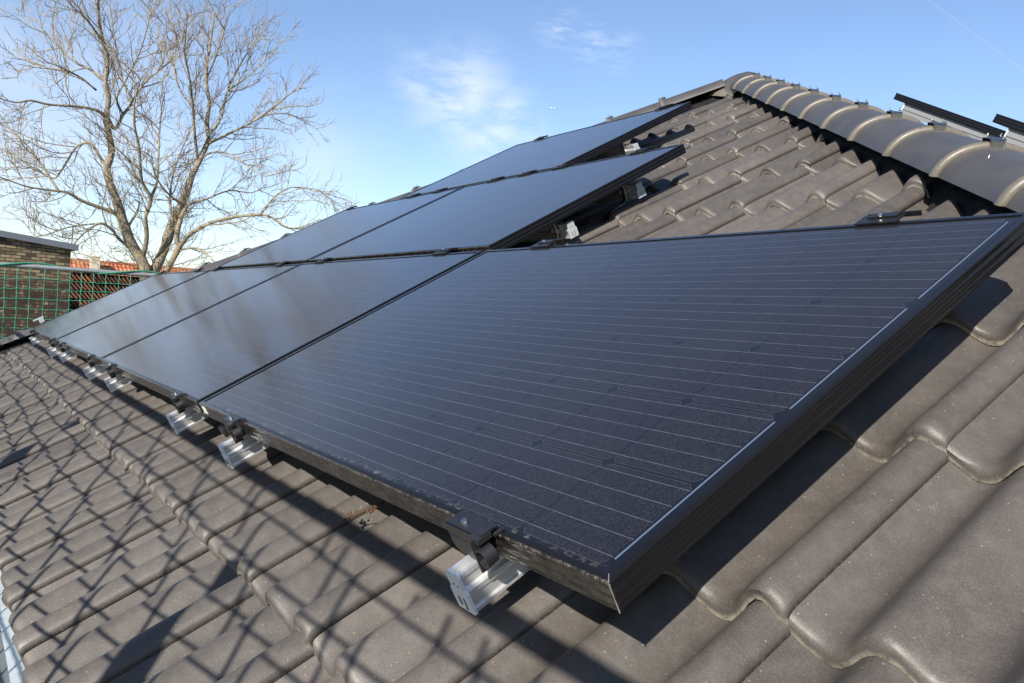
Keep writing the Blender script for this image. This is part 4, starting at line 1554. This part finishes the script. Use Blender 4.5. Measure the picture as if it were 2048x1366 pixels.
prev3 = {}
for li, (pts, r0, r1, ds, kind) in enumerate(limbs):
    # depth of the start: taken from the nearest earlier limb point in the picture
    p0 = np.array(pts[0], float)
    d0 = TD
    if kind == 'limb':
        best = 1e9
        for (pp2, dd2) in prev3.values():
            for q, dq in zip(pp2, dd2):
                e = np.hypot(*(np.array(q) - p0))
                if e < best:
                    best, d0 = e, dq
    dd = []
    acc = d0
    for k, q in enumerate(pts):
        if k:
            acc += ds * np.hypot(*(np.array(q) - np.array(pts[k - 1]))) / ZS / 1640 * TD
        dd.append(acc)
    prev3[li] = (pts, dd)
    P = np.array([at(q[0] / ZS, q[1] / ZS, d) for q, d in zip(pts, dd)]) - tb
    if kind == 'trunk' or li == 2:
        P = np.vstack([[P[0][0] * 0.25, P[0][1] * 0.25 , 0.0], P])
    P = smooth_path(P, 4)
    r = np.interp(np.linspace(0, 1, len(P)), [0, 1], [r0, r1]) if kind == 'limb' else np.interp(np.linspace(0, 1, len(P)), [0, .25, .5, 1], [r0 * 1.25, r0, r0 * .62, r1])
    r = r * (0.66 if kind == 'trunk' else 0.72) * (1 + 0.06 * rng.normal(size=len(P)))
    mb = MB()
    mb.tube(P, r, 9)
    mb.build(kind, M_bark, tree, smooth='all')
    paths.append((P, r, kind))

tw = MB()
cen = at(320, 260, TD) - tb


def grow(p, d, length, nseg, up, wig):
    pts = [p]
    st = length / nseg
    d = d.copy()
    for i in range(nseg):
        d = d + rng.normal(0, wig, 3) + np.array([0, 0, up])
        d /= np.linalg.norm(d)
        p = p + d * st
        pts.append(p)
    return np.array(pts)


def resample(P, step):
    L_ = np.concatenate([[0], np.cumsum(np.linalg.norm(np.diff(P, axis=0), axis=1))])
    s = np.arange(step * rng.uniform(.3, 1), L_[-1], step)
    T = np.gradient(P, axis=0)
    out = []
    for q in s:
        i = min(np.searchsorted(L_, q), len(P) - 1)
        f = 0 if i == 0 else (q - L_[i - 1]) / max(1e-6, L_[i] - L_[i - 1])
        pos = P[max(i - 1, 0)] * (1 - f) + P[i] * f
        t = T[i] / (np.linalg.norm(T[i]) + 1e-9)
        out.append((pos, t, q / L_[-1]))
    return out


def side_dir(t, pos, spread):
    r = rng.normal(size=3)
    r -= t * (r @ t)
    r /= np.linalg.norm(r) + 1e-9
    out = pos - cen
    out = out / (np.linalg.norm(out) + 1e-9)
    o2_ = out - t * (out @ t)
    r = r + 0.55 * o2_ + np.array([0, 0, 0.15])
    r /= np.linalg.norm(r)
    a_ = rng.uniform(*spread)
    return t * math.cos(a_) + r * math.sin(a_)


for P, r, kind in paths:
    t0 = 0.36 if kind == 'trunk' else 0.15
    for pos, t, f in resample(P, 0.195):
        if f < t0:
            continue
        L1 = rng.uniform(0.65, 1.75) * (1.1 - 0.45 * f)
        b1 = grow(pos, side_dir(t, pos, (0.55, 1.15)), L1, 6, 0.055, 0.17)
        r1 = min(0.017, 0.006 + 0.007 * L1)
        tw.tube(b1, np.linspace(r1, 0.0052, 7), 4, cap=False)
        for pos2, t2, f2 in resample(b1, 0.175):
            if f2 < 0.12:
                continue
            L2 = rng.uniform(0.25, 0.75) * (1.1 - 0.4 * f2)
            b2 = grow(pos2, side_dir(t2, pos2, (0.5, 1.1)), L2, 4, 0.10, 0.20)
            tw.tube(b2, np.linspace(0.0066, 0.0040, 5), 3, cap=False)
            for pos3, t3, f3 in resample(b2, 0.125):
                L3 = rng.uniform(0.10, 0.30)
                b3 = grow(pos3, side_dir(t3, pos3, (0.4, 1.0)), L3, 2, 0.22, 0.22)
                tw.tube(b3, [0.0046, 0.0042, 0.0038], 3, cap=False)
crown = tw.build('crown', M_twig, tree)

# ------------------------------------------------------------------ airliner far away
pl = at(1105, 216, 4200.0)
M_plane, g, b = newmat('white_paint', 0.4, 0, 0.5, (0.8, 0.8, 0.82))
ap = thing('airplane', 'tiny white airliner high in the blue sky right of the cloud', 'airplane', pl, (0.05, 0.1, math.radians(70)))
mb = MB()
mb.tube([(-11, 0, 0), (-9, 0, 0), (0, 0, 0), (8, 0, 0), (12, 0, 0.6)], [0.4, 1.6, 1.9, 1.7, 0.3], 10)
mb.build('fuselage', M_plane, ap, smooth='all')
mb = MB()
for s in (-1, 1):
    mb.add([(-2, s * 1.5, -.4), (3, s * 1.5, -.4), (6, s * 12, .3), (4.4, s * 12, .3), (-2, s * 1.5, -.1), (3, s * 1.5, -.1), (6, s * 12, .45), (4.4, s * 12, .45)],
           [(0, 1, 2, 3), (4, 5, 6, 7), (0, 1, 5, 4), (1, 2, 6, 5), (2, 3, 7, 6), (3, 0, 4, 7)])
mb.add([(9, 0, 1), (12, 0, 1), (13, 0, 5.5), (11.5, 0, 5.5), (9, .2, 1), (12, .2, 1), (13, .2, 5.5), (11.5, .2, 5.5)], [(0, 1, 2, 3), (4, 5, 6, 7), (0, 1, 5, 4), (1, 2, 6, 5), (2, 3, 7, 6), (3, 0, 4, 7)])
mb.build('wing', M_plane, ap)
